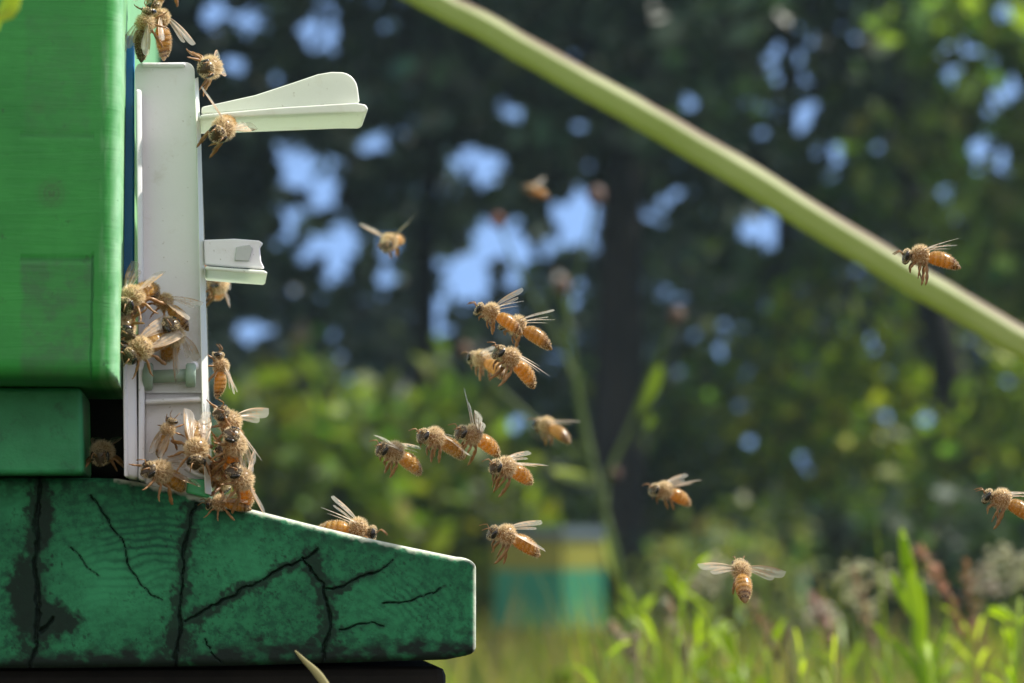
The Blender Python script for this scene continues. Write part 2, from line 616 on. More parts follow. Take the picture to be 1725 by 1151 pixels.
loop = [i * NR for i in range(0, NC)] + [(NC - 1) * NR + j for j in range(1, NR)] + [i * NR + NR - 1 for i in range(NC - 2, -1, -1)] + [j for j in range(NR - 2, 0, -1)]
off = len(V)
for s_ in (0.02, DEEP):
    for l in loop:
        V.append((V[l][0], s_, V[l][2]))
        for k_ in A:
            A[k_].append(0.0 if k_ != "mold" else 0.15)
L = len(loop)
for a in range(L):
    b = (a + 1) % L
    F.append((loop[b], loop[a], off + a, off + b))
    F.append((off + b, off + a, off + L + a, off + L + b))
F.append(tuple(off + L + a for a in range(L)))
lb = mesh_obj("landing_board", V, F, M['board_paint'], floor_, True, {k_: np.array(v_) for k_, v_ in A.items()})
prism("side_rail", [(-420, 652), (138, 652), (141, 799), (-420, 800)], -0.010, 0.030, M['block_paint'], floor_, 0.0012)
prism("entrance_dark_fill", [(-300, 642), (236, 642), (236, 806), (-300, 806)], 0.034, DEEP, M['dark_wood'], floor_, 0.001)  # added block, its dark colour stands in for the shaded hive interior

stand = hive_empty("hive_stand", "dark wooden stand under the green landing board", "hive stand")
z0 = HP(752, 1135, 0.006).z
ztop = HP(400, 1124, 0.0).z - 0.0005


def box(name, x0, x1, y0, y1, za, zb, mat, parent, bev=0.002):
    V = [(x, y, z) for z in (za, zb) for y in (y0, y1) for x in (x0, x1)]
    F = [(0, 2, 3, 1), (4, 5, 7, 6), (0, 1, 5, 4), (2, 6, 7, 3), (0, 4, 6, 2), (1, 3, 7, 5)]
    o = mesh_obj(name, V, F, mat, parent, False)
    if bev:
        b = o.modifiers.new("bevel", 'BEVEL')
        b.width = bev
        b.segments = 2
    return o


xr = HP(752, 1120, 0.006).x
gz = -HORG.z
box("top_frame", xr - 0.46, xr, 0.006, DEEP - 0.01, ztop - 0.10, ztop + 0.0002, M['dark_wood'], stand)
for lx in (xr - 0.43, xr - 0.03):
    for ly in (0.02, DEEP - 0.06):
        box("leg", lx - 0.02, lx + 0.02, ly, ly + 0.04, gz - 0.01, ztop - 0.1002, M['dark_wood'], stand)

# ------------------------------------------------------------------ hive box
YB = -0.030
k = NT("green_box_paint_with_finger_joints")
tc = k.n("TexCoord")
jn = k.attr("joint").outputs['Fac']
kn = k.attr("knot").outputs['Fac']
ed = k.attr("seam").outputs['Fac']
b0 = k.ramp(k.noise(38, 7, 0.66), [(0.30, (0.020, 0.205, 0.034)), (0.70, (0.044, 0.335, 0.058))])
spk = k.ramp(k.noise(260, 6, 0.72), [(0.42, (0.7, 0.7, 0.7)), (0.58, (0, 0, 0))])
mj = k.n("Math", operation='MULTIPLY')
k.put(mj.inputs[0], jn)
k.put(mj.inputs[1], spk)
b0 = k.mix(mj.outputs[0], b0, (0.045, 0.14, 0.055))
mj2 = k.n("Math", operation='MULTIPLY')
k.put(mj2.inputs[0], jn)
mj2.inputs[1].default_value = 0.30
b0 = k.mix(mj2.outputs[0], b0, (0.05, 0.16, 0.06))
b0 = k.mix(kn, b0, (0.045, 0.15, 0.045))
b0 = k.mix(ed, b0, (0.022, 0.14, 0.04))
mp = k.n("Mapping")
mp.inputs['Scale'].default_value = (30, 30, 330)
k.put(mp.inputs[0], tc.outputs['Object'])
gr = k.noise(1.0, 6, 0.65, mp.outputs[0], 0.6)
b0 = k.mix(k.ramp(gr, [(0.48, (0, 0, 0)), (0.75, (0.30, 0.30, 0.30))]), b0, (0.020, 0.17, 0.034))
b0 = k.mix(k.attr('sunlit_edge').outputs['Fac'], b0, (0.30, 0.52, 0.30))
b0 = k.mix(k.ramp(k.noise(180, 8, 0.75), [(0.60, (0, 0, 0)), (0.66, (0.6, 0.6, 0.6))]), b0, (0.03, 0.10, 0.035))
M['box_paint'] = k.done(k.principled(b0, 0.42, 0.3, k.bump(gr, 0.00035, 0.45)).outputs[0])
hbox = hive_empty("hive_box", "bright green painted wooden hive box with finger joints", "hive box")
bx0, bx1 = HP(-700, 500, YB).x, HP(200, 500, YB).x
bz0, bz1 = HP(100, 641, YB).z, HP(100, 641, YB).z + 0.24
nx, nz = 260, 130
cx_ = np.concatenate([np.linspace(bx0, HP(-20, 500, YB).x, 20)[:-1], np.linspace(HP(-20, 500, YB).x, bx1, nx - 19)])
cz_ = np.concatenate([np.linspace(bz0, HP(0, -30, YB).z, nz - 10)[:-1], np.linspace(HP(0, -30, YB).z, bz1, 11)])
CX, CZ = np.meshgrid(cx_, cz_, indexing='ij')
pxs = (CX - HP(0, 400, YB).x) / (HP(100, 400, YB).x - HP(0, 400, YB).x) * 100
pys = 641 - (CZ - bz0) / (HP(100, 541, YB).z - bz0) * 100
nzj = 14 * (fbm(pxs / 20, pys / 20, 5) - 0.5)


def soft_rect(x0, x1, y0, y1, s=8.0):
    d = np.minimum(np.minimum(pxs + nzj - x0, x1 - pxs - nzj), np.minimum(pys + nzj - y0, y1 - pys - nzj))
    return np.clip(d / s + 0.3, 0, 1)


joint = np.maximum(soft_rect(36, 156, 438, 660), 0.35 * soft_rect(36, 150, 20, 228))
knot = np.clip(1.3 - np.hypot((pxs - 86) / 24, (pys - 325) / 26), 0, 1) * (0.45 + 0.55 * np.sin(np.hypot((pxs - 86) / 24, (pys - 325) / 26) * 9) ** 2)
knot = np.maximum(knot, 0.5 * np.clip(1.2 - np.hypot((pxs - 60) / 16, (pys - 180) / 12), 0, 1))
seam = np.maximum(np.clip(1 - np.abs(pxs + nzj * .3 - 156) / 3, 0, 1) * (pys > 430) * .9, np.clip(1 - np.abs(pys + nzj * .3 - 228) / 3.5, 0, 1) * (pxs > 30) * (pxs < 156) * .6)
seam = np.maximum(seam, np.clip(1 - np.abs(pys + nzj * .3 - 436) / 3, 0, 1) * (pxs > 34) * (pxs < 156) * .8)
seam = np.maximum(seam, np.clip(1 - (641 - pys) / 10, 0, 1) * .7)
Rc = 0.0042
sunlit_edge = np.clip(1.35 - (200 - pxs) / 13, 0, 1) * np.clip(.25 + 1.0 * fbm(pxs / 9, pys / 26, 140), 0, .85)  # pale band paints the sun's light onto the box corner
sunlit_edge = np.maximum(sunlit_edge, .35 * np.clip(1.2 - np.abs(pxs - 176) / 9, 0, 1) * np.clip(2.2 * fbm(pxs / 8, pys / 40, 141) - .7, 0, 1))
nX, nZ = CX.shape
V = []
for i in range(nX):
    for j in range(nZ):
        d = min(bx1 - CX[i, j], CZ[i, j] - bz0, bz1 - CZ[i, j], CX[i, j] - bx0)
        dy = Rc - math.sqrt(max(0, Rc * Rc - (Rc - min(max(d, 0), Rc)) ** 2))
        V.append((CX[i, j], YB + dy + 0.0004 * seam[i, j] + 0.0002 * math.sin(CZ[i, j] * 90 + CX[i, j] * 40), CZ[i, j]))
F = [(i * nZ + j, (i + 1) * nZ + j, (i + 1) * nZ + j + 1, i * nZ + j + 1) for i in range(nX - 1) for j in range(nZ - 1)]
loop = [i * nZ for i in range(nX)] + [(nX - 1) * nZ + j for j in range(1, nZ)] + [i * nZ + nZ - 1 for i in range(nX - 2, -1, -1)] + [j for j in range(nZ - 2, 0, -1)]
off = len(V)
aw = list(sunlit_edge.ravel())
aj, ak, ae = list(joint.ravel()), list(knot.ravel()), list(seam.ravel())
for l in loop:
    V.append((V[l][0], DEEP + 0.02, V[l][2]))
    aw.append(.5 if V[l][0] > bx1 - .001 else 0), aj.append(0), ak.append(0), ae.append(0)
Ln = len(loop)
for a in range(Ln):
    b = (a + 1) % Ln
    F.append((loop[a], off + a, off + b, loop[b]))
F.append(tuple(off + a for a in range(Ln - 1, -1, -1)))
mesh_obj("box_wall", V, F, M['box_paint'], hbox, True, {"joint": np.array(aj), "knot": np.array(ak), "seam": np.array(ae), "sunlit_edge": np.array(aw)})
box("lid", bx0 - 0.012, bx1 + 0.012, YB - 0.012, DEEP + 0.03, bz1 + 0.0003, bz1 + 0.05, M['body_paint'], hbox, 0.003)

# ------------------------------------------------------------------ white entrance gate
gate = hive_empty("entrance_gate", "white plastic entrance gate clipped upright on the hive front", "hive gate")


def arc(cx, cy, r, a0, a1, n=7, ry=None):
    return [(cx + r * math.cos(R(a0 + (a1 - a0) * i / (n - 1))), cy + (ry or r) * math.sin(R(a0 + (a1 - a0) * i / (n - 1)))) for i in range(n)]


WP, PP = M['white_plastic'], M['pale_plastic']
prism("side_panel", [(227, 118)] + arc(240, 118, 12, 180, 270, 5) + arc(312, 121, 16, 270, 360, 6) + [(334, 400), (346, 662), (236, 662)], 0.0, 0.0035, WP, gate, 0.0008)
prism("top_edge", [(238, 112), (312, 112), (312, 105), (238, 105)], -0.0012, DEEP * .97, WP, gate, 0.0005)
FL = [(327, 135), (331, 240), (334, 400), (340, 700), (345, 831)]
FR = [(334, 129), (339, 240), (343, 400), (353, 700), (356, 834)]
v_, f_ = [], []
for (lx, ly), (rx_, ry_) in zip(FL, FR):
    pl, pr = HP(lx, ly, -0.0022), HP(rx_, ry_, -0.0012)
    mid_ = pl.lerp(pr, .12)
    v_ += [(pl.x, -0.0006, pl.z), (pl.x, -0.0030, pl.z), (mid_.x, -0.0031, mid_.z), (pr.x, -0.0006, pr.z), (pr.x + .0001, DEEP * .96, pr.z), (pl.x, DEEP * .96, pl.z)]
for q in range(4):
    for e in range(6):
        f_.append((q * 6 + e, q * 6 + (e + 1) % 6, (q + 1) * 6 + (e + 1) % 6, (q + 1) * 6 + e))
f_ += [(5, 4, 3, 2, 1, 0), tuple(range(24, 30))]
ff = mesh_obj("front_flange", v_, f_, PP, gate, False)
bv = ff.modifiers.new("bevel", 'BEVEL')
bv.width, bv.segments = 0.0004, 3
prism("back_flange", [(229, 150), (238, 150), (243, 640), (243, 810), (233, 808), (233, 640)], -0.0068, 0.012, WP, gate, 0.0004, 3, None, .75)
prism("back_post", [(206, 575), (229, 575), (232, 808), (209, 803)], -0.0076, 0.016, WP, gate, 0.0010, 3, None, .5)
prism("back_post_rib", [(206, 575), (213, 575), (216, 804), (209, 803)], -0.0086, -0.0004, WP, gate, 0.0004, 3, None, .6)
prism("blue_strip", [(196, 60), (226, 60), (226, 470), (203, 470)], 0.002, 0.006, M['blue_plastic'], gate, 0.0004)
prism("lower_panel", [(244, 655), (339, 655), (345, 790), (345, 838), (300, 830), (244, 815)], 0.0015, 0.0045, WP, gate, 0.0005)
prism("ledge", [(243, 672), (338, 668), (340, 677), (243, 681)], -0.0026, 0.006, WP, gate, 0.0006)
prism("sunlit_green_plate", [(316, 806), (352, 808), (354, 840), (312, 830)], -0.0004, 0.0040, M['sunlit_green'], gate, 0.0006)  # added plate, its bright green stands in for sunlit board paint
sv = [HP(312, 788, -0.001), HP(330, 798, -0.001), HP(352, 803, -0.001)]
v_, f_ = tube(smooth_line(sv, 8), [0.0005] * 8, 8)
mesh_obj("plate_rim", v_, f_, WP, gate)
# hinge pin with end discs
a, b = HP(244, 635, -0.0030), HP(330, 632, -0.0030)
pin = mesh_obj("hinge_pin", *tube([a, a.lerp(b, .5), b], [0.0014] * 3, 14), M['clear_plastic'], gate)
for t_, r_ in ((0.06, 0.0030), (0.9, 0.0026)):
    c0 = a.lerp(b, t_)
    v_, f_ = tube([c0 + Vector((-0.0011, 0, 0)), c0 + Vector((-0.0008, 0, 0)), c0 + Vector((0.0008, 0, 0)), c0 + Vector((0.0011, 0, 0))], [r_ * .85, r_, r_, r_ * .85], 20)
    mesh_obj("pin_disc", v_, f_, M['clear_plastic'], pin)
c0 = HP(327, 617, -0.0024)
kv, kf = [], []
for i in range(7):
    for j in range(12):
        th, ph = math.pi * i / 6, 2 * math.pi * j / 12
        kv.append(c0 + 0.0011 * Vector((math.sin(th) * math.cos(ph), math.sin(th) * math.sin(ph), math.cos(th))))
kf = [(i * 12 + j, (i + 1) * 12 + j, (i + 1) * 12 + (j + 1) % 12, i * 12 + (j + 1) % 12) for i in range(6) for j in range(12)]
mesh_obj("knob", kv, kf, WP, gate)
# upper flap: a tray with an upright side cheek, swung out
fl = prism("open_flap", [(338, 193), (470, 181), (600, 173), (616, 176), (621, 184), (614, 190), (580, 190), (345, 199), (336, 199)], -0.0035, 0.019, PP, gate, 0.0012)
tag(fl, "long pale upper flap swung wide open")
prism("flap_cheek", [(339, 191), (340, 180), (430, 160), (500, 137), (535, 125), (558, 121)] + arc(572, 152, 31, 280, 350, 6) + [(606, 172), (600, 175.5), (470, 183.5)], -0.0018, -0.0004, PP, fl, 0.0004)
f2 = prism("open_flap", [(345, 448), (395, 452), (445, 455), (452, 460), (446, 463), (405, 460), (346, 455)], -0.0035, 0.019, PP, gate, 0.0010)
tag(f2, "short lower flap with notched end")
prism("flap_cheek", [(343, 404), (395, 402), (436, 405), (444, 410), (438, 417), (440, 440), (446, 452.5), (395, 450), (345, 446)], -0.0018, -0.0002, WP, f2, 0.0004)
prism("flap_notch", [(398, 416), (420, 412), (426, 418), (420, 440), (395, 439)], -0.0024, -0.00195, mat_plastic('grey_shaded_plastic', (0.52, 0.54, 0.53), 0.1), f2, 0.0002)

# ------------------------------------------------------------------ honey bees
mm = 0.001
RINGS = [  # x, centre z, half width, half height
    (6.55, -.75, .05, .05), (6.45, -.72, .75, .95), (6.1, -.62, 1.40, 1.45), (5.6, -.50, 1.70, 1.65), (5.1, -.38, 1.50, 1.40), (4.75, -.26, .95, .90),
    (4.5, -.18, .78, .75), (4.25, -.08, 1.20, 1.15), (3.8, .02, 1.70, 1.68), (3.1, .12, 1.95, 1.98), (2.3, .15, 2.00, 2.02), (1.55, .08, 1.80, 1.80), (1.0, -.06, 1.35, 1.32),
    (.7, -.16, 1.02, 1.0), (.5, -.2, 1.0, 1.0), (.2, -.2, 1.32, 1.22), (-.4, -.18, 1.66, 1.48), (-1.4, -.22, 1.88, 1.66), (-2.6, -.36, 1.92, 1.70), (-3.8, -.60, 1.78, 1.58),
    (-5.0, -.98, 1.40, 1.26), (-6.0, -1.36, .92, .86), (-6.7, -1.66, .44, .42), (-7.0, -1.78, .04, .04)]
RX = np.array([r[0] for r in RINGS])


def bee_body(dark=0.0):
    n = 74
    s = np.linspace(0, len(RINGS) - 1, n)
    tab = np.array(RINGS)
    V, T = [], []
    sides = 20
    segs = [0.2, -0.75, -2.0, -3.2, -4.3, -5.3, -6.2]
    for si in s:
        k0 = min(int(si), len(RINGS) - 2)
        u = si - k0
        u = u * u * (3 - 2 * u) * .35 + u * .65
        x, zc, ry, rz = tab[k0] * (1 - u) + tab[k0 + 1] * u
        ab = x < 0.45
        ph = 0
        if ab:
            for q in range(6):
                if segs[q + 1] <= x <= segs[q]:
                    ph = (segs[q] - x) / (segs[q] - segs[q + 1])
                    break
            ry *= 1 + 0.035 * (ph - .5)
            rz *= 1 + 0.035 * (ph - .5)
        for j in range(sides):
            an = 2 * math.pi * j / sides
            cy, cz = math.cos(an), math.sin(an)
            yy, zz = ry * cy, zc + rz * cz
            if x > 4.8 and cz < -0.2:
                yy *= 1 - 0.45 * (-cz)                 # face narrows to the mouth
                zz -= 0.35 * (-cz)
            V.append((x * mm, yy * mm, zz * mm))
            if x > 4.55:
                c = np.array((.10, .07, .042))
            elif x > 0.75:
                c = np.array((.30, .19, .085))
            else:
                amber = np.array((.54, .285, .032)) if x > -4.2 else np.array((.24, .11, .02))
                band = np.clip((ph - .60) / .25, 0, 1) * (0.12 if x > -1 else .38 if x > -2.2 else .66)
                band = band * (0.5 + .5 * np.clip(cz + .5, 0, 1)) + .42 * np.clip(cz - .25, 0, 1)
                if x < -5.1:
                    band = max(band, .78)
                c = amber * (1 - band) + np.array((.045, .022, .010)) * band
                if ph < .22:
                    c = c * .6 + np.array((.66, .48, .24)) * .4
                c = c * (1 - dark) + np.array((.05, .03, .017)) * dark
            T.append(c)
    F = [(i * sides + j, (i + 1) * sides + j, (i + 1) * sides + (j + 1) % sides, i * sides + (j + 1) % sides) for i in range(n - 1) for j in range(sides)]
    return V, F, np.array(T)


def bee_fur(seed, n=3200):
    r = np.random.default_rng(seed)
    tab = np.array(RINGS)
    tri, tone = [], []
    while len(tri) < n:
        x = r.choice([r.uniform(.7, 4.5), r.uniform(.7, 4.5), r.uniform(4.6, 6.4), r.uniform(-6.2, .4)])
        zc, ry, rz = (np.interp(x, RX[::-1], tab[::-1, i]) for i in (1, 2, 3))
        an = r.uniform(0, 2 * math.pi)
        cy, cz = math.cos(an), math.sin(an)
        p = np.array((x, ry * cy * .97, zc + rz * cz * .97))
        nrm = np.array((0.15 * (x - 2.5) if x > .6 else -.55, cy, cz)) + r.normal(0, .28, 3)
        nrm /= np.linalg.norm(nrm)
        ln = r.uniform(.5, 1.05) if .6 < x < 4.6 else r.uniform(.25, .5) if x > 4.5 else r.uniform(.3, .55)
        sd = np.cross(nrm, r.normal(0, 1, 3))
        sd /= np.linalg.norm(sd) + 1e-9
        wd = .055
        tri.append([p - sd * wd, p + sd * wd, p + nrm * ln])
        b = r.uniform(.7, 1.15)
        tone.append(np.array((.84, .68, .43) if x > .6 else (.72, .54, .30)) * b)
    return np.array(tri) * mm, np.array(tone)


def wing_mesh(L_, W_, hind=False):
    nt_, nw = 30, 13
    V, vein = [], []
    for i in range(nt_):
        t = i / (nt_ - 1)
        wd = W_ * (t ** .62) * (1 - t ** 5) ** .5 * (1.05 - .12 * t) + 0.10 * (1 - t)
        lead = .55 * math.sin(math.pi * t) * (0.6 if hind else 1) - .35 * t * t
        for j in range(nw):
            s = j / (nw - 1)
            x = lead - s * wd
            z = .16 * math.sin(s * 9) * (1 - t) + .12 * math.sin(t * 3)
            V.append((x * mm, t * L_ * mm, z * mm))
            v0 = 0.0
            if j == 0 or j == 1 and t < .85:
                v0 = .95
            for a, b, t1 in ((.30, .24, .80), (.55, .62, .70), (.80, .85, .5)):
                if abs(s - (a + (b - a) * t)) < .045 and t < t1:
                    v0 = max(v0, .8)
            for tc_, a, b in ((.45, .28, .6), (.62, .26, .6), (.8, .05, .3), (.33, .58, .82)):
                if abs(t - tc_ - .06 * (s - .4)) < .02 and a < s < b:
                    v0 = max(v0, .7)
            vein.append(v0)
    F = [(i * nw + j, (i + 1) * nw + j, (i + 1) * nw + j + 1, i * nw + j + 1) for i in range(nt_ - 1) for j in range(nw - 1)]
    return V, F, vein


def mirror(V):
    return [(v[0], -v[1], v[2]) for v in V]


def leg_mesh(pts, rad):
    P_ = [Vector(p) * mm for p in pts]
    out, rr_ = [], []
    for i in range(len(P_) - 1):
        for t in (0.0, .15, .5, .85):
            out.append(P_[i].lerp(P_[i + 1], t))
            bul = {0.0: .75, .15: 1.0, .5: 1.15, .85: .85}[t]
            rr_.append((rad[i] * (1 - t) + rad[i + 1] * t) * bul * mm)
    out.append(P_[-1])
    rr_.append(rad[-1] * mm)
    return tube(out, rr_, 7)


LEGS = {
    'fly': [((3.5, .8, -1.5), [(0, 0, 0), (1.0, .7, -.7), (1.7, .5, -1.5), (1.1, .3, -2.3), (.8, .2, -2.8)]),
            ((2.5, .9, -1.6), [(0, 0, 0), (-.1, .9, -1.0), (-.6, .8, -2.4), (-1.3, .7, -3.3), (-1.7, .6, -3.7)]),
            ((1.5, .9, -1.4), [(0, 0, 0), (-.9, .8, -.8), (-1.5, .8, -2.9), (-2.2, .7, -4.6), (-2.6, .6, -5.6)])],
    'hang': [((3.5, .8, -1.5), [(0, 0, 0), (.7, .8, -.9), (.9, .6, -2.0), (.4, .4, -2.9), (.2, .4, -3.4)]),
             ((2.5, .9, -1.6), [(0, 0, 0), (-.1, .9, -1.0), (-.2, .8, -2.7), (-.5, .7, -3.9), (-.6, .6, -4.5)]),
             ((1.5, .9, -1.4), [(0, 0, 0), (-.5, .8, -1.2), (-.6, .8, -3.3), (-.5, .7, -5.3), (-.2, .6, -6.4)])],
    'walk': [((3.5, .9, -1.4), [(0, 0, 0), (1.1, 1.2, .1), (2.2, 2.1, -1.2), (2.9, 2.5, -1.7), (3.3, 2.6, -1.8)]),
             ((2.5, 1.0, -1.5), [(0, 0, 0), (.1, 1.6, .3), (.1, 3.0, -1.1), (-.1, 3.7, -1.6), (-.2, 4.1, -1.7)]),
             ((1.5, 1.0, -1.3), [(0, 0, 0), (-1.1, 1.5, .4), (-2.6, 2.5, -1.0), (-3.5, 3.0, -1.75), (-4.0, 3.1, -1.9)])],
}
LEG_R = [(.34, .30, .22, .13, .07), (.34, .30, .24, .14, .07), (.36, .34, .42, .34, .09)]
WF, WH = wing_mesh(9.0, 3.1), wing_mesh(6.4, 2.1, True)


def make_bee(leg_kind, dark=0.0, seed=1):
    root = bpy.data.objects.new("honey_bee", None)
    root.empty_display_size = 0.004
    COL.objects.link(root)
    V, F, T = bee_body(dark)
    mesh_obj("body", V, F, M['cuticle'], root, True, {"tone": T})
    tri, tone = bee_fur(seed)
    quads_obj("fur", tri, tone, M['hair'], root, 3)
    for sg in (1, -1):
        ev, ef = [], []
        for i in range(9):
            for j in range(12):
                th, ph = math.pi * i / 8, 2 * math.pi * j / 12
                q = Vector((.55 * math.sin(th) * math.cos(ph), .42 * math.sin(th) * math.sin(ph), 1.05 * math.cos(th)))
                ev.append((Vector((5.72, sg * 1.50, -.40)) + q) * mm)
        ef = [(i * 12 + j, (i + 1) * 12 + j, (i + 1) * 12 + (j + 1) % 12, i * 12 + (j + 1) % 12) for i in range(8) for j in range(12)]
        mesh_obj("eye", ev, ef, M['eye'], root)
        v_, f_ = tube([Vector(p) * mm for p in ((6.4, sg * .45, -.35), (6.9, sg * .9, .25), (7.3, sg * 1.1, .5), (8.0, sg * 1.25, .1), (8.7, sg * 1.35, -.5))], [q * mm for q in (.13, .12, .12, .12, .09)], 7)
        mesh_obj("antenna", v_, f_, M['leg'], root)
        for (piv, pts), rad in zip(LEGS[leg_kind], LEG_R):
            v_, f_ = leg_mesh([tuple(np.array(p_) * {'fly': .62, 'hang': .84, 'walk': 1}[leg_kind]) for p_ in pts], rad)
            v_ = [tuple(q) for q in v_]
            if sg < 0:
                v_ = mirror(v_)
            o = mesh_obj("leg", v_, f_, M['leg'], root)
            o.location = Vector((piv[0], piv[1] * sg, piv[2])) * mm
        for nm, (wv, wf, vein), px_ in (("forewing", WF, 2.7), ("hindwing", WH, 1.9)):
            o = mesh_obj(nm, wv if sg > 0 else mirror(wv), wf, M['wing'], root, True, {"vein": np.array(vein)})
            o.location = Vector((px_, sg * 1.45, 1.35 if nm == "forewing" else 1.15)) * mm
    return root


def copy_bee(src):
    c = src.copy()
    COL.objects.link(c)
    for ch in src.children:
        d = ch.copy()
        COL.objects.link(d)
        d.parent = c
    return c


def wing_pose(root, left, right):
    """left / right: (sweep back, lift, twist) in degrees; hindwings follow"""
    for ch in root.children:
        st = ch.name.split('.')[0]
        if st in ("forewing", "hindwing"):
            sg = 1 if ch.location.y > 0 else -1
            sw, el, tw = left if sg > 0 else right
            if st == "hindwing":
                sw, el = sw + 9, el - 2
            m = Matrix.Rotation(R(sg * sw), 3, 'Z') @ Matrix.Rotation(R(sg * el), 3, 'X') @ Matrix.Rotation(R(tw), 3, 'Y')
            ch.rotation_euler = m.to_euler()


BEE_L = 13.55 * mm
EX, EY, EZ = CROT @ Vector((1, 0, 0)), CROT @ Vector((0, 1, 0)), CROT @ Vector((0, 0, 1))  # right, up, towards the camera
PROTO = {}
LOOSE = "honey bees flying or walking at the hive"


def bee(label, head, tail, Y, fore=0, up=(0, 1, 0), legs='fly', L=(20, 25, 0), Rr=None, dark=0.0, scale=1.0, hive=False):
    if hive:
        scale *= 1.09
    """head/tail: photo pixels; fore=+1 head nearer the camera, -1 further, 0 side on (the length then fits the pixels)"""
    key = (legs, dark)
    if key not in PROTO:
        PROTO[key] = make_bee(legs, dark, 11 + len(PROTO))
        o = PROTO[key]
    else:
        o = copy_bee(PROTO[key])
    c = HW((head[0] + tail[0]) / 2, (head[1] + tail[1]) / 2, Y) if hive else P((head[0] + tail[0]) / 2, (head[1] + tail[1]) / 2, Y)
    depth = (c - CAM).dot(-EZ)
    mpp = depth / FPX
    dx, dy = (head[0] - tail[0]) * mpp, -(head[1] - tail[1]) * mpp
    l2 = math.hypot(dx, dy)
    Lb = BEE_L * scale
    if fore == 0:
        f = (EX * dx + EY * dy).normalized()
        sc = l2 / BEE_L
    else:
        dz = math.sqrt(max(Lb * Lb - l2 * l2, 0)) * (1 if fore > 0 else -1)
        f = (EX * dx + EY * dy + EZ * dz).normalized()
        sc = scale
    u = EX * up[0] + EY * up[1] + EZ * up[2]
    u = (u - f * u.dot(f)).normalized()
    l = u.cross(f)
    m = Matrix((f, l, u)).transposed()
    q = m.to_4x4()
    q.translation = c - m @ Vector((-0.15 * mm, 0, -0.4 * mm)) * sc
    o.matrix_world = q @ Matrix.Scale(sc, 4)
    wing_pose(o, L, Rr or L)
    if not hive:
        for ch in o.children:
            if ch.name.startswith("leg"):
                ch.rotation_euler = (random.uniform(-.25, .25), random.uniform(-.35, .35), random.uniform(-.3, .3))
    tag(o, label, "bee", LOOSE)
    return o


FOLD = (78, 6, 0)
# flying in front of the trees
bee("flying bee highest of the column below the blue sky gap, raised wings", (801, 517), (884, 556), 0.000, 0, (.25, 1, .15), 'fly', (56, 36, 10), (48, 50, 0))
bee("flying bee tucked close behind and below the topmost one of the column", (842, 540), (934, 580), 0.012, 0, (.3, 1, -.1), 'fly', (52, 32, 10), (66, 26, 0), dark=.22)
bee("small blurred bee half hidden behind the lower flyer of the column", (792, 600), (856, 630), 0.07, -1, (.2, 1, .2), 'fly', (60, 30, 0))
bee("flying bee with bright amber belly, lowest of the column beside the weed", (836, 588), (907, 647), 0.0, 1, (.45, 1, .1), 'hang', (64, 6, 0), (74, 10, 0))
bee("flying bee with dark eye, left beside the bee with swept-up wings", (708, 730), (785, 765), 0.002, 1, (.2, 1, -.1), 'fly', (74, -16, 0), (76, 8, 0), dark=.22)
bee("flying bee with pale wings swept up over its head", (772, 724), (846, 762), 0.010, 1, (.2, 1, .3), 'hang', (-62, 30, 10), (-50, 48, 0))
bee("flying bee holding one pale wing straight out ahead", (640, 752), (714, 793), -0.004, 1, (.2, 1, .35), 'fly', (-84, 2, 25), (66, 10, 0))
bee("flying bee trailing long legs, right above the distant hive", (830, 782), (900, 808), 0.0, 1, (.3, 1, .1), 'hang', (70, 14, 0), (74, 22, 0))
bee("flying bee right in front of the distant hive, legs bunched below", (824, 893), (915, 930), 0.0, 1, (.2, 1, .3), 'hang', (74, -4, 0), (66, 22, 0), dark=.12)
bee("soft blurred orange bee beside the weed stem above the distant hive", (903, 712), (962, 738), 0.15, -1, (.2, 1, .2), 'fly', (68, 16, 0), dark=.12)
bee("blurred bee with glowing orange abdomen right of the weed stem", (1096, 822), (1168, 845), 0.10, 1, (.2, 1, .1), 'fly', (70, 28, 0))
bee("bee flying straight on with one bright wing spread above the grass", (1249, 950), (1252, 1004), 0.03, -1, (0, .5, .9), 'fly', (4, 12, -14), (2, -8, -56))
bee("bee flying in front of the diagonal stalk with dangling hind legs", (1520, 430), (1620, 442), 0.0, 0, (.1, 1, .1), 'hang', (68, 25, 0), (74, 12, 0))
bee("bee flying half out of the picture at its edge, above the grass", (1657, 832), (1752, 872), 0.004, 0, (.2, 1, .1), 'hang', (66, 26, 0), (70, 18, 0), dark=.22)
bee("blurred bee flying alone left of the blue sky gap, wings thrown up", (650, 416), (674, 398), 0.17, 1, (-.2, 1, .3), 'fly', (15, 35, 0), (10, 30, 0))
bee("very blurred brown bee far off among the dark leaves by the sky gap", (882, 316), (928, 330), 0.75, -1, (.1, 1, 0), 'fly', (30, 40, 0))
# on the landing board and on the gate
bee("striped bee walking down the sloping green board edge, wings half raised", (636, 899), (526, 888), 0.009, 0, (.22, 1, 0), 'walk', (52, 32, 0), (66, 18, 0), hive=True)
bee("bee clinging on the gate top with dark hanging abdomen", (252, 12), (233, 104), -0.006, 0, (-.4, .1, 1), 'walk', (70, 10, 0), (64, 14, 0), dark=.85, hive=True)
bee("bee on the gate top with orange abdomen and pale spread wing", (258, 2), (284, 100), 0.002, 0, (.8, .3, .5), 'walk', (40, 18, 0), (55, 14, 0), hive=True)
bee("bee cut by the picture's upper edge above the gate", (300, -70), (246, 22), 0.004, 0, (-.3, .5, 1), 'walk', FOLD, hive=True)
bee("curled bee facing out beside the gate's rounded top corner", (354, 122), (350, 106), 0.004, 1, (1, .35, 0), 'walk', (80, 4, 0), dark=.35, hive=True)
bee("orange bee hanging under the root of the upper flap, feelers raised", (371, 232), (386, 196), -0.006, 1, (.5, .3, .8), 'hang', (65, 8, 0), (-35, 18, 0), hive=True)
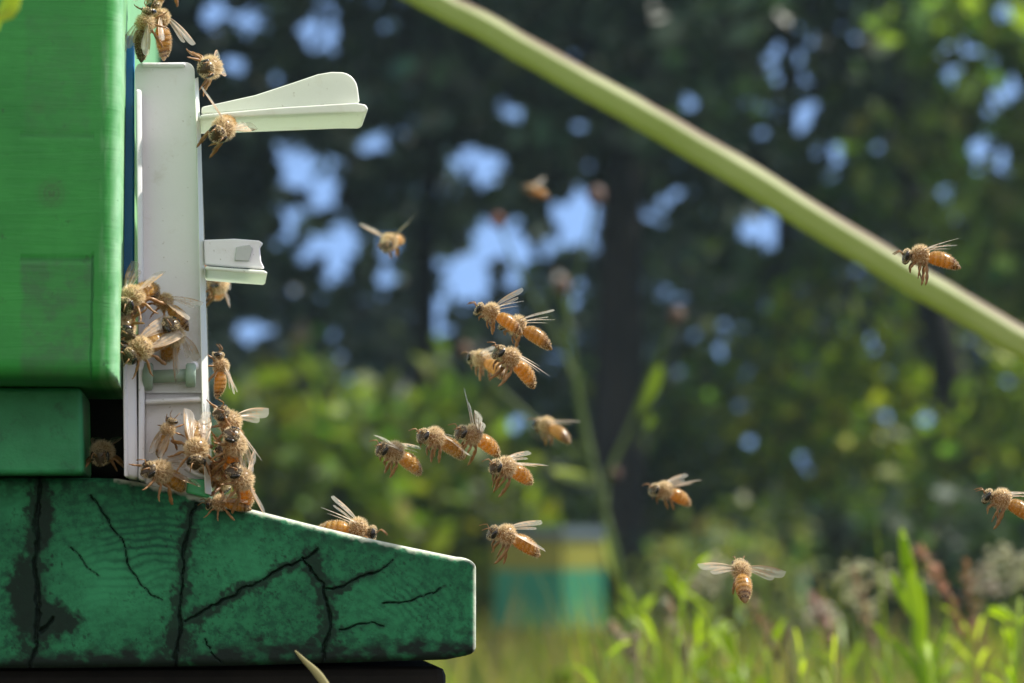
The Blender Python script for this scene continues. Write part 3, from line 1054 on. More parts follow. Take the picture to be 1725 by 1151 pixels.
bee("bee with dark eye on the gate edge, highest in the knot of bees", (214, 518), (258, 474), -0.0105, 1, (-.3, .6, .8), 'walk', FOLD, (70, 20, 0), hive=True)
bee("golden bee on the white panel curving towards a pale wing tip", (256, 493), (322, 552), -0.0075, 0, (.6, .6, .6), 'walk', (72, 16, 0), (64, 22, 0), hive=True)
bee("bee with black head above the hinge pin", (218, 602), (286, 560), -0.0120, 1, (.2, .5, 1), 'walk', FOLD, hive=True)
bee("bee crossing others right above the hinge pin, brown abdomen low", (294, 542), (280, 612), -0.0055, 1, (.7, .1, .8), 'walk', (70, 18, 0), hive=True)
bee("dark bee squeezed between the green box corner and the gate", (219, 566), (207, 520), -0.0100, 1, (-1, .2, .4), 'walk', FOLD, dark=.7, hive=True)
bee("bee climbing the front flange with one long wing hanging behind", (368, 592), (372, 672), 0.002, 0, (1, .1, .2), 'walk', (78, 26, 0), (70, 8, 0), hive=True)
bee("bee on the front flange with grey wings fanned out sideways", (376, 690), (404, 762), 0.000, 1, (1, .3, .2), 'walk', (22, 26, 0), (48, 36, 0), hive=True)
bee("bee sandwiched in the cluster at the flange foot", (384, 752), (380, 812), 0.004, 1, (1, .2, .3), 'walk', FOLD, hive=True)
bee("bee with round orange rump, outermost at the flange foot, wing pointing outwards", (398, 786), (420, 858), -0.003, 1, (.8, .5, .5), 'walk', (72, 8, 0), (20, 4, 0), hive=True)
bee("bee lying along the board edge under the flange-foot cluster", (346, 848), (424, 852), -0.001, 0, (.1, 1, .5), 'walk', FOLD, hive=True)
bee("slim reddish bee climbing the lower white panel", (292, 704), (264, 772), -0.005, 0, (-.3, 0, 1), 'walk', (82, 4, 0), hive=True)
bee("bee with pinkish raised rump and dark head down on the lower panel", (336, 782), (322, 704), -0.007, 1, (.3, 0, 1), 'walk', (80, 6, 0), hive=True)
bee("grey backed bee at the panel's bottom by the sunlit-green plate", (252, 786), (312, 822), -0.006, 1, (.2, .7, .7), 'walk', FOLD, (66, 14, 0), hive=True)
bee("bee crawling behind the outermost rump at the flange foot, only its back showing", (372, 822), (352, 780), 0.004, -1, (.6, .6, .3), 'walk', FOLD, dark=.22, hive=True)
bee("bee at the bottom of the flange with its tail against the board", (396, 726), (386, 800), -0.006, 1, (1, .1, .5), 'walk', (80, 12, 0), hive=True)
bee("bee peeping out of the dark hive entrance", (176, 768), (174, 760), 0.006, 1, (0, 1, .1), 'walk', FOLD, dark=.4, hive=True)
bee("blurred bee sitting further along the gate under the short flap", (366, 470), (364, 500), 0.09, 1, (1, 0, 0), 'walk', FOLD, hive=True)
for key, o in PROTO.items():
    pass

# ------------------------------------------------------------------ the slanting stalk and the near blades
def stalk_tone(V, F):
    pass


k = NT("pale_green_stalk")
tc = k.n("TexCoord")
up_ = k.attr("blush").outputs['Fac']
c = k.ramp(k.noise(25, 5, 0.6), [(0.3, (0.30, 0.35, 0.15)), (0.7, (0.42, 0.46, 0.24))])
c = k.mix(up_, c, (0.17, 0.095, 0.085))
M['stalk'] = k.done(k.mixs(0.36, k.principled(c, 0.6, 0.25).outputs[0], k.trans((0.52, 0.60, 0.16))))
YS = 0.48
pts = [P(x, y, YS) for x, y in ((330, -190), (520, -105), (720, -4), (819, 50), (997, 147), (1213, 272), (1472, 430), (1690, 560), (2000, 752), (2350, 1100))]
pts += [P(2700, 1700, YS), Vector((P(2820, 1500, YS).x, YS, -0.02))]
line = smooth_line(pts, 90)
for i in range(90):
    line[i] = line[i] + EY * float(.0022 * (fbm(np.array([i / 6.0]), np.array([.5]), 35)[0] - .45))
rad = list(np.interp(np.arange(90), [0, 20, 45, 70, 89], [.0043, .0053, .0058, .0059, .0085]))
V, F = tube(line, rad, 30)
for i in range(90):
    for j in range(30):
        q_ = i * 30 + j
        V[q_] = line[i] + (V[q_] - line[i]) * (1 + .07 * math.cos(6 * 2 * math.pi * j / 30) + .10 * (fbm(np.array([i / 5.0]), np.array([j / 9.0]), 33)[0] - .5))
bl = []
for i in range(90):
    t = (line[min(i + 1, 89)] - line[max(i - 1, 0)]).normalized()
    nrm = (EZ * -.25 + Vector((.45, 0, .8))).normalized()
    for j in range(30):
        d = (V[i * 30 + j] - line[i]).normalized()
        bl.append(float(np.clip((d.dot(nrm) - .35) * 2.4 + .3 * math.sin(i * .7), 0, 1)))
st = mesh_obj("plant_stalk", V, F, M['stalk'], None, True, {"blush": np.array(bl)})
tag(st, "thick pale green plant stalk slanting down across the whole view", "plant stalk")


def blade_mesh(line, widths, side, fold=0.25):
    V, F = [], []
    for i, p in enumerate(line):
        t = (line[min(i + 1, len(line) - 1)] - line[max(i - 1, 0)]).normalized()
        s = (side - t * side.dot(t)).normalized()
        n = t.cross(s)
        for q in (-1, 0, 1):
            V.append(p + s * widths[i] * q + n * widths[i] * fold * (1 - abs(q)))
    for i in range(len(line) - 1):
        for q in range(2):
            F.append((i * 3 + q, i * 3 + q + 1, (i + 1) * 3 + q + 1, (i + 1) * 3 + q))
    return V, F


def blade(name, pxs_, Y, wid, tone, label, cat, tail=None, mat='grass'):
    pts = [P(x, y, Y) for x, y in pxs_]
    b = pts[-1]
    b0_ = pts[-2]
    for q in range(1, 13):
        u = q / 12.0
        d_ = (b - b0_) * (q * (1 - u))
        pts.append(Vector((b.x + d_.x + (tail or 0.02) * u, Y, b.z + (-0.01 - b.z) * u + d_.z * (1 - u) * .3)))
    line = smooth_line(pts, 60)
    ws = [wid * min(1, .12 + i / 9) for i in range(60)]
    V, F = blade_mesh(line, ws, EX * .6 + EZ * .2 + EY * .6)
    o = mesh_obj(name, V, F, M[mat], None, True, {"tone": np.tile(np.array(tone), (len(V), 1))})
    sol = o.modifiers.new("thick", 'SOLIDIFY')
    sol.thickness = wid * .12
    return tag(o, label, cat)


blade("dry_grass_blade", [(497, 1096), (512, 1112), (533, 1133), (552, 1160), (566, 1195)], -0.035, 0.0009, (.42, .40, .22), "curved straw-pale grass blade tip in front of the dark board", "grass blade", .03, 'dry')
blade("broad_leaf_blade", [(32, -40), (14, 22), (-30, 70), (-120, 170), (-230, 420)], -0.17, 0.0042, (.42, .50, .03), "yellow green leaf tip peeking over the box at the picture's upper corner", "leaf", -.05)

# ------------------------------------------------------------------ leaves and trees
HOLES = [(545, 60, 36, 60), (790, 270, 60, 42), (845, 415, 75, 48), (790, 480, 66, 62), (730, 540, 40, 40), (965, 365, 52, 48), (1330, 110, 52, 62), (1395, 260, 34, 44), (1290, 385, 55, 34),
         (1690, 150, 56, 66), (1665, 270, 50, 60), (1610, 95, 44, 40), (500, 290, 46, 46), (545, 330, 44, 60), (570, 420, 50, 60), (480, 400, 32, 36), (430, 560, 46, 34), (620, 250, 26, 26), (730, 320, 34, 30),
         (410, 30, 44, 30), (390, 105, 30, 26), (980, 200, 20, 26), (1130, 275, 20, 20), (1490, 695, 20, 18), (1490, 735, 18, 14), (1358, 785, 22, 24), (870, 715, 26, 16), (690, 215, 24, 22), (1700, 20, 50, 24),
         (1350, 195, 40, 40), (1470, 575, 14, 20), (930, 415, 20, 26), (660, 470, 30, 26), (1250, 690, 16, 14), (1265, 745, 24, 14), (1375, 855, 15, 13), (1200, 745, 20, 12), (1430, 60, 22, 24)]


def proj(Pw):
    """photo pixel of world points (n, 3)"""
    d = Pw - np.array(CAM)
    x = d @ np.array(EX)
    y = d @ np.array(EY)
    z = -(d @ np.array(EZ))
    return 862.5 + FPX * x / z, 575.5 - FPX * y / z


def gap_mask(Pw, r, keep=0.05, grow=1.0):
    px, py = proj(Pw)
    p = np.ones(len(Pw))
    wob = 1.7 * (fbm(px / 34, py / 34, 5, 5) - .47)
    for hx, hy, rx, ry in HOLES:
        d = np.hypot((px - hx) / (rx * grow * 1.02), (py - hy) / (ry * grow * 1.02)) + wob
        p = np.minimum(p, np.clip((d - .78) / .3, keep, 1))
    f = fbm(px / 46 + 3, py / 46 + 8, 17) + .35 * (fbm(px / 17, py / 17, 19) - .5)
    lim = np.interp(py, [-200, 0, 480, 560, 820, 900], [.66, .615, .60, .66, .69, .9])
    p = np.minimum(p, np.clip((lim + .02 - f) / .03, keep, 1))
    return r.random(len(Pw)) < p


def leaf_quads(C, size, r, up=0.4, asp=.55):
    n = len(C)
    nrm = r.normal(0, 1, (n, 3)) + np.array((0, 0, up))
    nrm /= np.linalg.norm(nrm, axis=1)[:, None]
    a = np.cross(nrm, r.normal(0, 1, (n, 3)))
    a /= np.linalg.norm(a, axis=1)[:, None] + 1e-9
    b = np.cross(nrm, a)
    s = (size * r.uniform(.6, 1.25, n))[:, None]
    return np.stack([C - a * s, C - b * s * asp + a * s * .1, C + a * s, C + b * s * asp + a * s * .1 + nrm * s * .15], 1)


def crown_pts(center, radii, nclump, per, cr, r, shell=.55):
    u = r.normal(0, 1, (nclump, 3))
    u /= np.linalg.norm(u, axis=1)[:, None]
    rad = (r.random(nclump) ** shell)[:, None]
    cc = np.array(center) + u * rad * np.array(radii)
    pts = np.repeat(cc, per, axis=0) + r.normal(0, 1, (nclump * per, 3)) * np.array((cr, cr, cr * .6))
    return cc, pts


def tones(n, base, var, r):
    b = np.array(base)
    t = b * (1 + r.normal(0, var, (n, 1)))
    t[:, 0] *= 1 + r.normal(0, .18, n)
    return np.clip(t, .008, .5)


TREES = "trees standing behind the apiary"


def tree(label, trunk_px, Y, tr, center, radii, nclump, per, leaf, base, seed, cr=.28, gaps=True, shell=.55, limbs=12, name="leafy_tree", grow=1.0, lean=None, zcut=None):
    r = np.random.default_rng(seed)
    pts = [P(x, y, Y) for x, y in trunk_px]
    root = empty(name, (pts[-1].x, Y, 0), label, "tree", TREES)
    org = Vector((pts[-1].x, Y, 0))
    top = Vector((center[0], center[1], center[2] + radii[2] * .5))
    line = smooth_line([Vector((pts[-1].x, Y, -.05))] + pts[::-1] + [top], 26)
    rad = [tr * (1.25 if i == 0 else 1) * (1 - .8 * (i / 25) ** 1.5) for i in range(26)]
    parts = [tube([p - org for p in line], rad, 12)]
    cc, lp = crown_pts(center, radii, nclump, int(per * .62), cr, r, shell)
    for q in range(limbs):
        c = Vector(cc[r.integers(nclump)])
        i0 = min(range(26), key=lambda i: abs(line[i].z - (c.z - .35 * (c - line[20]).length)))
        i0 = max(6, min(24, i0))
        a = line[i0]
        mid = a.lerp(c, .5) + Vector((0, 0, .12 * (c - a).length))
        bl_ = smooth_line([a - org, mid - org, c - org], 9)
        parts.append(tube(bl_, list(np.linspace(rad[i0] * .45, .012, 9)), 7))
    V, F = merge(*parts)
    mesh_obj("trunk", V, F, M['bark'], root)
    if zcut is not None:
        lp = lp[lp[:, 2] > zcut]
    lp = lp[(lp[:, 2] < 4.0) | (r.random(len(lp)) < .42)]
    if gaps:
        lp = lp[gap_mask(lp, r, grow=grow)]
    q = leaf_quads(lp - np.array(org), leaf * 1.4, r)
    quads_obj("crown", q, tones(len(q), base, .45, r), M['leaf' if base[1] > .09 else 'dark_leaf'], root)
    return root


def at(px, py, Y):
    p = P(px, py, Y)
    return (p.x, p.y, p.z)


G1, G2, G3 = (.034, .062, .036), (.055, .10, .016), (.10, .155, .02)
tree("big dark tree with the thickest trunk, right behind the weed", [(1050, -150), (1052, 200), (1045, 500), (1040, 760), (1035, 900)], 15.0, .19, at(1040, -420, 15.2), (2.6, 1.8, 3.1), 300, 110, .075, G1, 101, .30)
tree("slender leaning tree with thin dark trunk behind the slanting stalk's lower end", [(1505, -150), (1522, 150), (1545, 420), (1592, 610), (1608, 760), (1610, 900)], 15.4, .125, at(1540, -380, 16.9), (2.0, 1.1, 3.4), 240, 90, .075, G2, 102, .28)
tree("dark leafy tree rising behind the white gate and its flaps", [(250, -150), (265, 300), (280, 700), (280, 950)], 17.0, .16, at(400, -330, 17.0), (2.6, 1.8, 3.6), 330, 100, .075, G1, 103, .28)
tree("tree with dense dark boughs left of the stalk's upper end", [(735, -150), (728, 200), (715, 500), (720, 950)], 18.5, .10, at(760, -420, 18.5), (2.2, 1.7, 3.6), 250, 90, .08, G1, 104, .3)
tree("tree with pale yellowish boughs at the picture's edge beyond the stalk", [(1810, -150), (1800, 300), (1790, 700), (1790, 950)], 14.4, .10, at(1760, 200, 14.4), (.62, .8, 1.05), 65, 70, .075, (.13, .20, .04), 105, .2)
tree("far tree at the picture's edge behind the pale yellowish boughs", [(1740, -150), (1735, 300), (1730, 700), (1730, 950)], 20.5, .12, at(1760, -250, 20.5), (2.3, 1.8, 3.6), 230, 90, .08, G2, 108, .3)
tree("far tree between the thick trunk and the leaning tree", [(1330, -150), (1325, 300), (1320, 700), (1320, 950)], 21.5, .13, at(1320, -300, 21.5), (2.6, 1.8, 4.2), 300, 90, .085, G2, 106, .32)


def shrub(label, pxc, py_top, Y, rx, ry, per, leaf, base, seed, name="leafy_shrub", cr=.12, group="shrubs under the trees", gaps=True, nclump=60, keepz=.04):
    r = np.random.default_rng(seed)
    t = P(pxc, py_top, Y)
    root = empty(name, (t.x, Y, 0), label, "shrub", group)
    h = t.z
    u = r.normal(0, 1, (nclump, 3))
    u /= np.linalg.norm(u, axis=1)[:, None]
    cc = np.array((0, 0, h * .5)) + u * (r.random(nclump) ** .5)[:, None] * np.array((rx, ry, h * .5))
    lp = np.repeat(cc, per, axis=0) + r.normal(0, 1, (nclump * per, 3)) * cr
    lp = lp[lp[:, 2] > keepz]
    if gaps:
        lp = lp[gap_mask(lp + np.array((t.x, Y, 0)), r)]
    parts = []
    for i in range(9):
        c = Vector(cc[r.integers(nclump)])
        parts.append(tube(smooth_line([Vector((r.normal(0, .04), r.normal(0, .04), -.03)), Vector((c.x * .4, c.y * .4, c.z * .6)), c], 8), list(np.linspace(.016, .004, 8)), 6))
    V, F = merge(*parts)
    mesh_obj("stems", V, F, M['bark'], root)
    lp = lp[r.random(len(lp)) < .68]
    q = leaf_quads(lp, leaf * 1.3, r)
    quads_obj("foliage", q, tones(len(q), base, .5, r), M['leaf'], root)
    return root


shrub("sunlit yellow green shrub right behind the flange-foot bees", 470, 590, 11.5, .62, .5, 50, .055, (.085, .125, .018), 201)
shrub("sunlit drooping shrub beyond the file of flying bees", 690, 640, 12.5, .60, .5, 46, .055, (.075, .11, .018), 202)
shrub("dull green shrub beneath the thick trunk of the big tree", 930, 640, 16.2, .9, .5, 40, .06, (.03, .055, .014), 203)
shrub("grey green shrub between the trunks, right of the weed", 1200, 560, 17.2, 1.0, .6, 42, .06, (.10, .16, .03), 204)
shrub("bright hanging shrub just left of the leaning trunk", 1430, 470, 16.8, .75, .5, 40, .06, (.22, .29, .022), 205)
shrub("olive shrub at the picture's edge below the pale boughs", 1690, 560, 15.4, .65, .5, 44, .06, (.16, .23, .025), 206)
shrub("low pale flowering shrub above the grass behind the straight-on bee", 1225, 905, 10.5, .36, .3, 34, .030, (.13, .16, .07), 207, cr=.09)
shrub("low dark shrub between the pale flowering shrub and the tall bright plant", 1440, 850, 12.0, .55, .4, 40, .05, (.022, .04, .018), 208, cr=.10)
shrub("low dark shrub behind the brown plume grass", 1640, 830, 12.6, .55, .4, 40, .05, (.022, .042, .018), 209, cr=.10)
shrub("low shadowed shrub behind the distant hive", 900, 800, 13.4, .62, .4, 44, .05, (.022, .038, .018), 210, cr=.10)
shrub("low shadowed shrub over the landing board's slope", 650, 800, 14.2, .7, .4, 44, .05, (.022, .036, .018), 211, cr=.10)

# far wood that reads as one mass
r = np.random.default_rng(301)
n = 30000
X = r.uniform(-7.5, 7.5, n)
Yf = r.uniform(26, 34, n)
hmax = 4.3 + 3.2 * fbm(X * .6 + 20, Yf * .3, 9) + .35 * fbm(X * 3 + 9, Yf * .2, 14)
Z = r.uniform(0, 1, n) ** .8 * hmax
C = np.stack([X, Yf, Z], 1)
C = C[gap_mask(C, r, .0)]
q = leaf_quads(C, .17, r)
tag(quads_obj("far_woods", q, tones(len(q), (.04, .065, .05), .4, r), M['dark_leaf']), "shadowy far wood behind the nearer trees", "woods", None, 'stuff')

# ------------------------------------------------------------------ distant hive
hv = empty("distant_hive", P(925, 1085, 10.9), "blurred teal and yellow beehive standing in the grass beyond", "beehive")
base = hv.location.copy()
base.z = 0
hv.location = base
HYAW = R(-38)
hv.rotation_euler = (0, 0, HYAW)
k10 = (10.9 + FOCUS) / FPX
zt = lambda row: P(925, row, 10.9).z
M['teal'] = mat_paint("teal_hive_paint", (.022, .165, .09), (.03, .21, .115), 5, .45, .001)
M['yellow'] = mat_paint("ochre_hive_paint", (.17, .17, .022), (.22, .215, .028), 6, .45, .001)
M['roofm'] = mat_paint("galvanised_roof_sheet", (.07, .10, .11), (.10, .13, .14), 4, .4, .001)
w2 = 0.180
box("hive_body", -w2, w2, -w2 * .8, w2 * .8, zt(1058), zt(960), M['teal'], hv, .004)
box("upper_box", -w2, w2, -w2 * .8, w2 * .8, zt(960) + .0005, zt(908), M['yellow'], hv, .004)
box("roof", -w2 - .012, w2 + .012, -w2 * .8 - .012, w2 * .8 + .012, zt(908) + .0005, zt(890), M['roofm'], hv, .004)
box("floor_board", -w2 - .01, w2 + .03, -w2 * .8 - .005, w2 * .8 + .005, zt(1064), zt(1058) - .0005, M['yellow'], hv, .003)
for sx in (-1, 1):
    for sy in (-1, 1):
        box("leg", sx * .17 - .02, sx * .17 + .02, sy * .13 - .02, sy * .13 + .02, -.02, zt(1064) - .0005, M['dark_wood'], hv, .002)

# ------------------------------------------------------------------ weeds
def ball(c, rr_, n=9, m=12, sq=1.2):
    V = []
    for i in range(n):
        for j in range(m):
            th, ph = math.pi * i / (n - 1), 2 * math.pi * j / m
            k_ = 1 + .18 * math.sin(5 * ph + 3 * th)
            V.append(c + rr_ * Vector((math.sin(th) * math.cos(ph) * k_, math.sin(th) * math.sin(ph) * k_, sq * math.cos(th))))
    F = [(i * m + j, (i + 1) * m + j, (i + 1) * m + (j + 1) % m, i * m + (j + 1) % m) for i in range(n - 1) for j in range(m)]
    return V, F


def plain_tone(V, c):
    return {"tone": np.tile(np.array(c), (len(V), 1))}


YW = 2.0
wd = empty("flowering_weed", (P(1060, 1200, YW).x, YW, 0), "tall thin weed with dull pink flower heads on forking stems", "weed")
WO = wd.location.copy()


def weed_stem(pxs_, r0, r1, ground=False, Y=YW, root=wd, org=WO, name="stem", tone=(.11, .16, .045)):
    pts = [P(x, y, Y + .02 * math.sin(i)) - org for i, (x, y) in enumerate(pxs_)]
    if ground:
        pts.append(Vector((.03, 0, -.01)))
    l_ = smooth_line(pts, 22)
    V, F = tube(l_, list(np.linspace(r0, r1, 22)), 8)
    return mesh_obj(name, V, F, M['grass'], root, True, plain_tone(V, tone))


weed_stem([(948, 492), (962, 590), (978, 690), (1003, 800), (1022, 880), (1045, 980), (1060, 1120)], .0029, .0043, True)
weed_stem([(780, 590), (840, 655), (920, 730), (1005, 806)], .0019, .0030)
weed_stem([(1140, 536), (1092, 640), (1060, 720), (1025, 800), (1018, 860)], .0018, .0029)
weed_stem([(1004, 335), (985, 420), (962, 500), (955, 560)], .0013, .0020)
weed_stem([(838, 372), (880, 470), (935, 560), (968, 640)], .0013, .0020)
for x, y, rr_, c in ((948, 482, .0060, (.19, .14, .11)), (1140, 532, .0060, (.17, .125, .10)), (1005, 330, .0068, (.19, .14, .125)), (838, 372, .0052, (.22, .12, .10)), (1038, 798, .0038, (.17, .11, .09)), (782, 588, .0050, (.22, .15, .11))):
    V, F = ball(P(x, y, YW) - WO, rr_ * 1.2)
    mesh_obj("flower_head", V, F, M['dry'], wd, True, plain_tone(V, c))
for pts_, wid, c in (([(1075, 700), (1092, 670), (1104, 640), (1112, 615)], .0070, (.13, .19, .02)), ([(1012, 812), (985, 808), (955, 800), (930, 792)], .006, (.26, .30, .16)), ([(1050, 985), (1035, 955), (1026, 925), (1020, 905)], .0055, (.26, .30, .15)), ([(1060, 752), (1090, 720), (1098, 700)], .005, (.12, .18, .03))):
    l_ = smooth_line([P(x, y, YW) - WO for x, y in pts_], 12)
    V, F = blade_mesh(l_, [wid * math.sin(math.pi * (i + .6) / 12.5) for i in range(12)], EX * .6 + EZ * .2 + EY * .6)
    mesh_obj("leaf", V, F, M['grass'], wd, True, plain_tone(V, c))

# tall bright plant at the right
YT = 0.52
tp = empty("tall_green_plant", (P(1575, 1300, YT).x, YT, 0), "tall bright yellow green plant with narrow upright leaves rising from the grass", "plant")
TO = tp.location.copy()
o = weed_stem([(1522, 905), (1535, 980), (1548, 1050), (1560, 1130), (1572, 1230)], 0.0014, .0030, True, YT, tp, TO, "stem", (.26, .36, .02))
for pts_, wid in (([(1545, 1040), (1530, 960), (1518, 890)], .0031), ([(1548, 1050), (1520, 1005), (1500, 965)], .0022), ([(1555, 1100), (1552, 1020), (1550, 975)], .0026), ([(1560, 1130), (1545, 1070), (1545, 1020)], .0031),
                  ([(1565, 1160), (1580, 1100), (1598, 1040)], .0026), ([(1565, 1180), (1590, 1120), (1625, 1080)], .0026), ([(1560, 1160), (1530, 1110), (1500, 1075)], .0022), ([(1570, 1200), (1572, 1140), (1566, 1080)], .0034)):
    l_ = smooth_line([P(x, y, YT + .01 * i) - TO for i, (x, y) in enumerate(pts_)], 12)
    V, F = blade_mesh(l_, [wid * math.sin(math.pi * (i + 2.2) / 14.4) for i in range(12)], EX * .5 + EY * .75)
    mesh_obj("leaf", V, F, M['grass'], tp, True, plain_tone(V, (.26, .36, .02)))


def plume(label, pxs_, Y, tone, wid, n, seed, group=None, name="plume_grass"):
    r = np.random.default_rng(seed)
    Y = Y * .4
    sc_ = .48
    wid *= sc_
    b = P(pxs_[-1][0], 1300, Y)
    root = empty(name, (b.x, Y, 0), label, "grass plume", group)
    org = root.location.copy()
    pts = [P(x, y, Y) - org for x, y in pxs_] + [Vector((0, 0, -.01))]
    l_ = smooth_line(pts, 30)
    V, F = tube(l_, list(np.linspace(.0004, .0011, 30)), 6)
    mesh_obj("stem", V, F, M['dry'], root, True, plain_tone(V, tone))
    C = []
    for i in range(n):
        t = r.random()
        c = l_[int(t * 17)]
        C.append(np.array(c) + r.normal(0, 1, 3) * wid * (.35 + .8 * math.sin(math.pi * min(t + .15, 1))) * np.array((1, 1, .8)))
    C = np.array(C)
    q = leaf_quads(C, 0.0065 * sc_, r, 1.0, .3)
    quads_obj("seed_head", q, tones(len(q), tone, .2, r), M['dry'], root)
    return root


PG = "seeding grass plumes among the tall grass"
plume("longest rusty brown grass plume bending past the tall bright plant", [(1545, 925), (1575, 960), (1600, 1010), (1625, 1080), (1645, 1160)], 1.7, (.34, .20, .13), .0034, 110, 401, PG)
plume("thin brownish plume second behind the rusty one", [(1625, 945), (1635, 1010), (1650, 1080), (1660, 1160)], 1.9, (.26, .18, .10), .003, 90, 402, PG)
plume("pinkish plume low down between the straight-on bee and bright plant", [(1365, 1000), (1385, 1040), (1402, 1090), (1410, 1160)], 1.9, (.28, .19, .16), .003, 90, 403, PG)
plume("dull brown plume under the straight-on bee", [(1262, 1010), (1280, 1050), (1310, 1110), (1330, 1170)], 1.6, (.22, .18, .11), .003, 80, 404, PG)
plume("pale straw plume at the foot of the distant hive", [(1030, 1055), (1046, 1075), (1060, 1110), (1075, 1180)], 1.7, (.36, .30, .22), .003, 80, 405, PG)


def umbel(label, heads, Y, tone, seed, group):
    r = np.random.default_rng(seed)
    Y = Y * .48
    bx = sum(h[0] for h in heads) / len(heads)
    root = empty("white_flower_weed", (P(bx, 1250, Y).x, Y, 0), label, "wildflower", group)
    org = root.location.copy()
    for x, y in heads:
        y -= 34
        e = P(x, y, Y + r.normal(0, .02)) - org
        l_ = smooth_line([Vector((r.normal(0, .01), 0, -.01)), Vector((e.x * .3, e.y * .5, e.z * .55)), e], 14)
        V, F = tube(l_, list(np.linspace(0.0009, .0005, 14)), 6)
        mesh_obj("stem", V, F, M['grass'], root, True, plain_tone(V, (.12, .17, .05)))
        parts = []
        C = np.array(e) + r.normal(0, 1, (14, 3)) * np.array((.0048, .0048, .0026))
        for c in C:
            parts.append(ball(Vector(c), 0.0024, 6, 8, .7))
        V, F = merge(*parts)
        mesh_obj("flower_head", V, F, M['dry'], root, True, plain_tone(V, tone))
    return root


UG = "pale fuzzy wildflowers among the tall grass"
umbel("pale wildflowers left of the tall bright plant", [(1428, 1005), (1452, 990), (1480, 1000), (1437, 1040), (1462, 1060), (1500, 1030), (1440, 1025)], 2.3, (.42, .44, .26), 501, UG)
umbel("pale wildflowers at the right picture edge beside the brown plumes", [(1690, 965), (1710, 985), (1682, 990), (1718, 1015), (1700, 1000)], 2.3, (.45, .46, .30), 502, UG)
umbel("small pale wildflowers just below the straight-on bee's bright wing", [(1385, 1065), (1400, 1075), (1372, 1080)], 2.6, (.46, .42, .36), 503, UG)

umbel("pale wildflowers over the pale shrub, between the straight-on bee and the weed", [(1180, 1000), (1196, 1012), (1168, 1020), (1205, 990), (1188, 1035)], 2.2, (.44, .44, .30), 504, UG)
umbel("tall pale wildflowers between the rusty plume and the ones at the picture edge", [(1655, 1010), (1668, 1000), (1648, 1030), (1672, 1030)], 2.6, (.44, .40, .32), 505, UG)
plume("tallest thin straw plume left of the tall bright plant", [(1440, 960), (1452, 1010), (1466, 1080), (1474, 1160)], 1.8, (.32, .26, .17), .003, 90, 406, PG)
plume("pale straw plume leaning over the brightest herb", [(1120, 1010), (1135, 1050), (1150, 1110), (1160, 1180)], 1.8, (.34, .29, .20), .003, 80, 407, PG)

# round yellow-green leaf rosette right of the landing board
lp_ = empty("round_leaf_plant", (P(950, 1250, 1.3).x, 1.3, 0), "round yellow green leaf poking up beside the board's dark stand", "plant")
for x, y, rr_ in ((948, 1140, .0085), (925, 1165, .008), (975, 1172, .008)):
    c = P(x, y, 1.3) - lp_.location
    V = [c] + [c + rr_ * (EX * math.cos(a_) + EY * .8 * math.sin(a_) + EZ * .3 * math.sin(2 * a_)) for a_ in np.linspace(0, 2 * math.pi, 17)[:-1]]
    V += [Vector(v) - EZ * .0008 for v in V]
    F = [(0, 1 + i, 1 + (i + 1) % 16) for i in range(16)] + [(17, 18 + (i + 1) % 16, 18 + i) for i in range(16)] + [(1 + i, 18 + i, 18 + (i + 1) % 16, 1 + (i + 1) % 16) for i in range(16)]
    mesh_obj("leaf", V, F, M['grass'], lp_, True, plain_tone(V, (.20, .27, .03)))
    V, F = tube(smooth_line([c, Vector((c.x * .4, c.y, c.z * .5)), Vector((0, 0, -.01))], 8), [.001] * 8, 6)
    mesh_obj("stalk", V, F, M['grass'], lp_, True, plain_tone(V, (.16, .22, .04)))

# leafy meadow herbs, each a plant of its own
def herb(label, px, row, Y, tone, seed, lw=.0044, ll=.033, fan=.020):
    r = np.random.default_rng(seed)
    t = P(px, row, Y)
    sc_ = (Y + FOCUS) / 2.3
    lw, ll, fan = lw * sc_, ll * sc_, fan * sc_
    root = empty("meadow_herb", (t.x, Y, 0), label, "meadow herb", "leafy bright herbs among the tall grass")
    parts = []
    for q in range(3):
        ex, ey = r.normal(0, fan, 2)
        h = t.z * (1 if q == 0 else r.uniform(.86, .97))
        l_ = smooth_line([Vector((ex * .2, ey * .2, -.01)), Vector((ex * .5, ey * .5, h * .55)), Vector((ex * (q > 0), ey, h))], 14)
        V, F = tube(l_, list(np.linspace(.0014, .0006, 14)), 6)
        mesh_obj("stem", V, F, M['grass'], root, True, plain_tone(V, tone))
        for z in range(16):
            c = l_[13] if z == 0 else l_[13].lerp(l_[8], r.random() ** 1.2)
            az = r.random() * 6.28
            d = Vector((math.cos(az) * .7, math.sin(az) * .7, r.uniform(.3, 1.3))).normalized()
            sz = ll * r.uniform(.6, 1.2)
            pl = smooth_line([c, c + d * sz * .6 + Vector((0, 0, .1 * sz)), c + d * sz], 8)
            sd = d.cross(Vector((r.normal(), r.normal(), r.normal()))).normalized()
            parts.append(blade_mesh(pl, [lw * .5 * math.sin(math.pi * (i_ + .7) / 8.4) for i_ in range(8)], sd))
    V, F = merge(*parts)
    mesh_obj("leaves", V, F, M['grass'], root, True, plain_tone(V, tone))
    return root


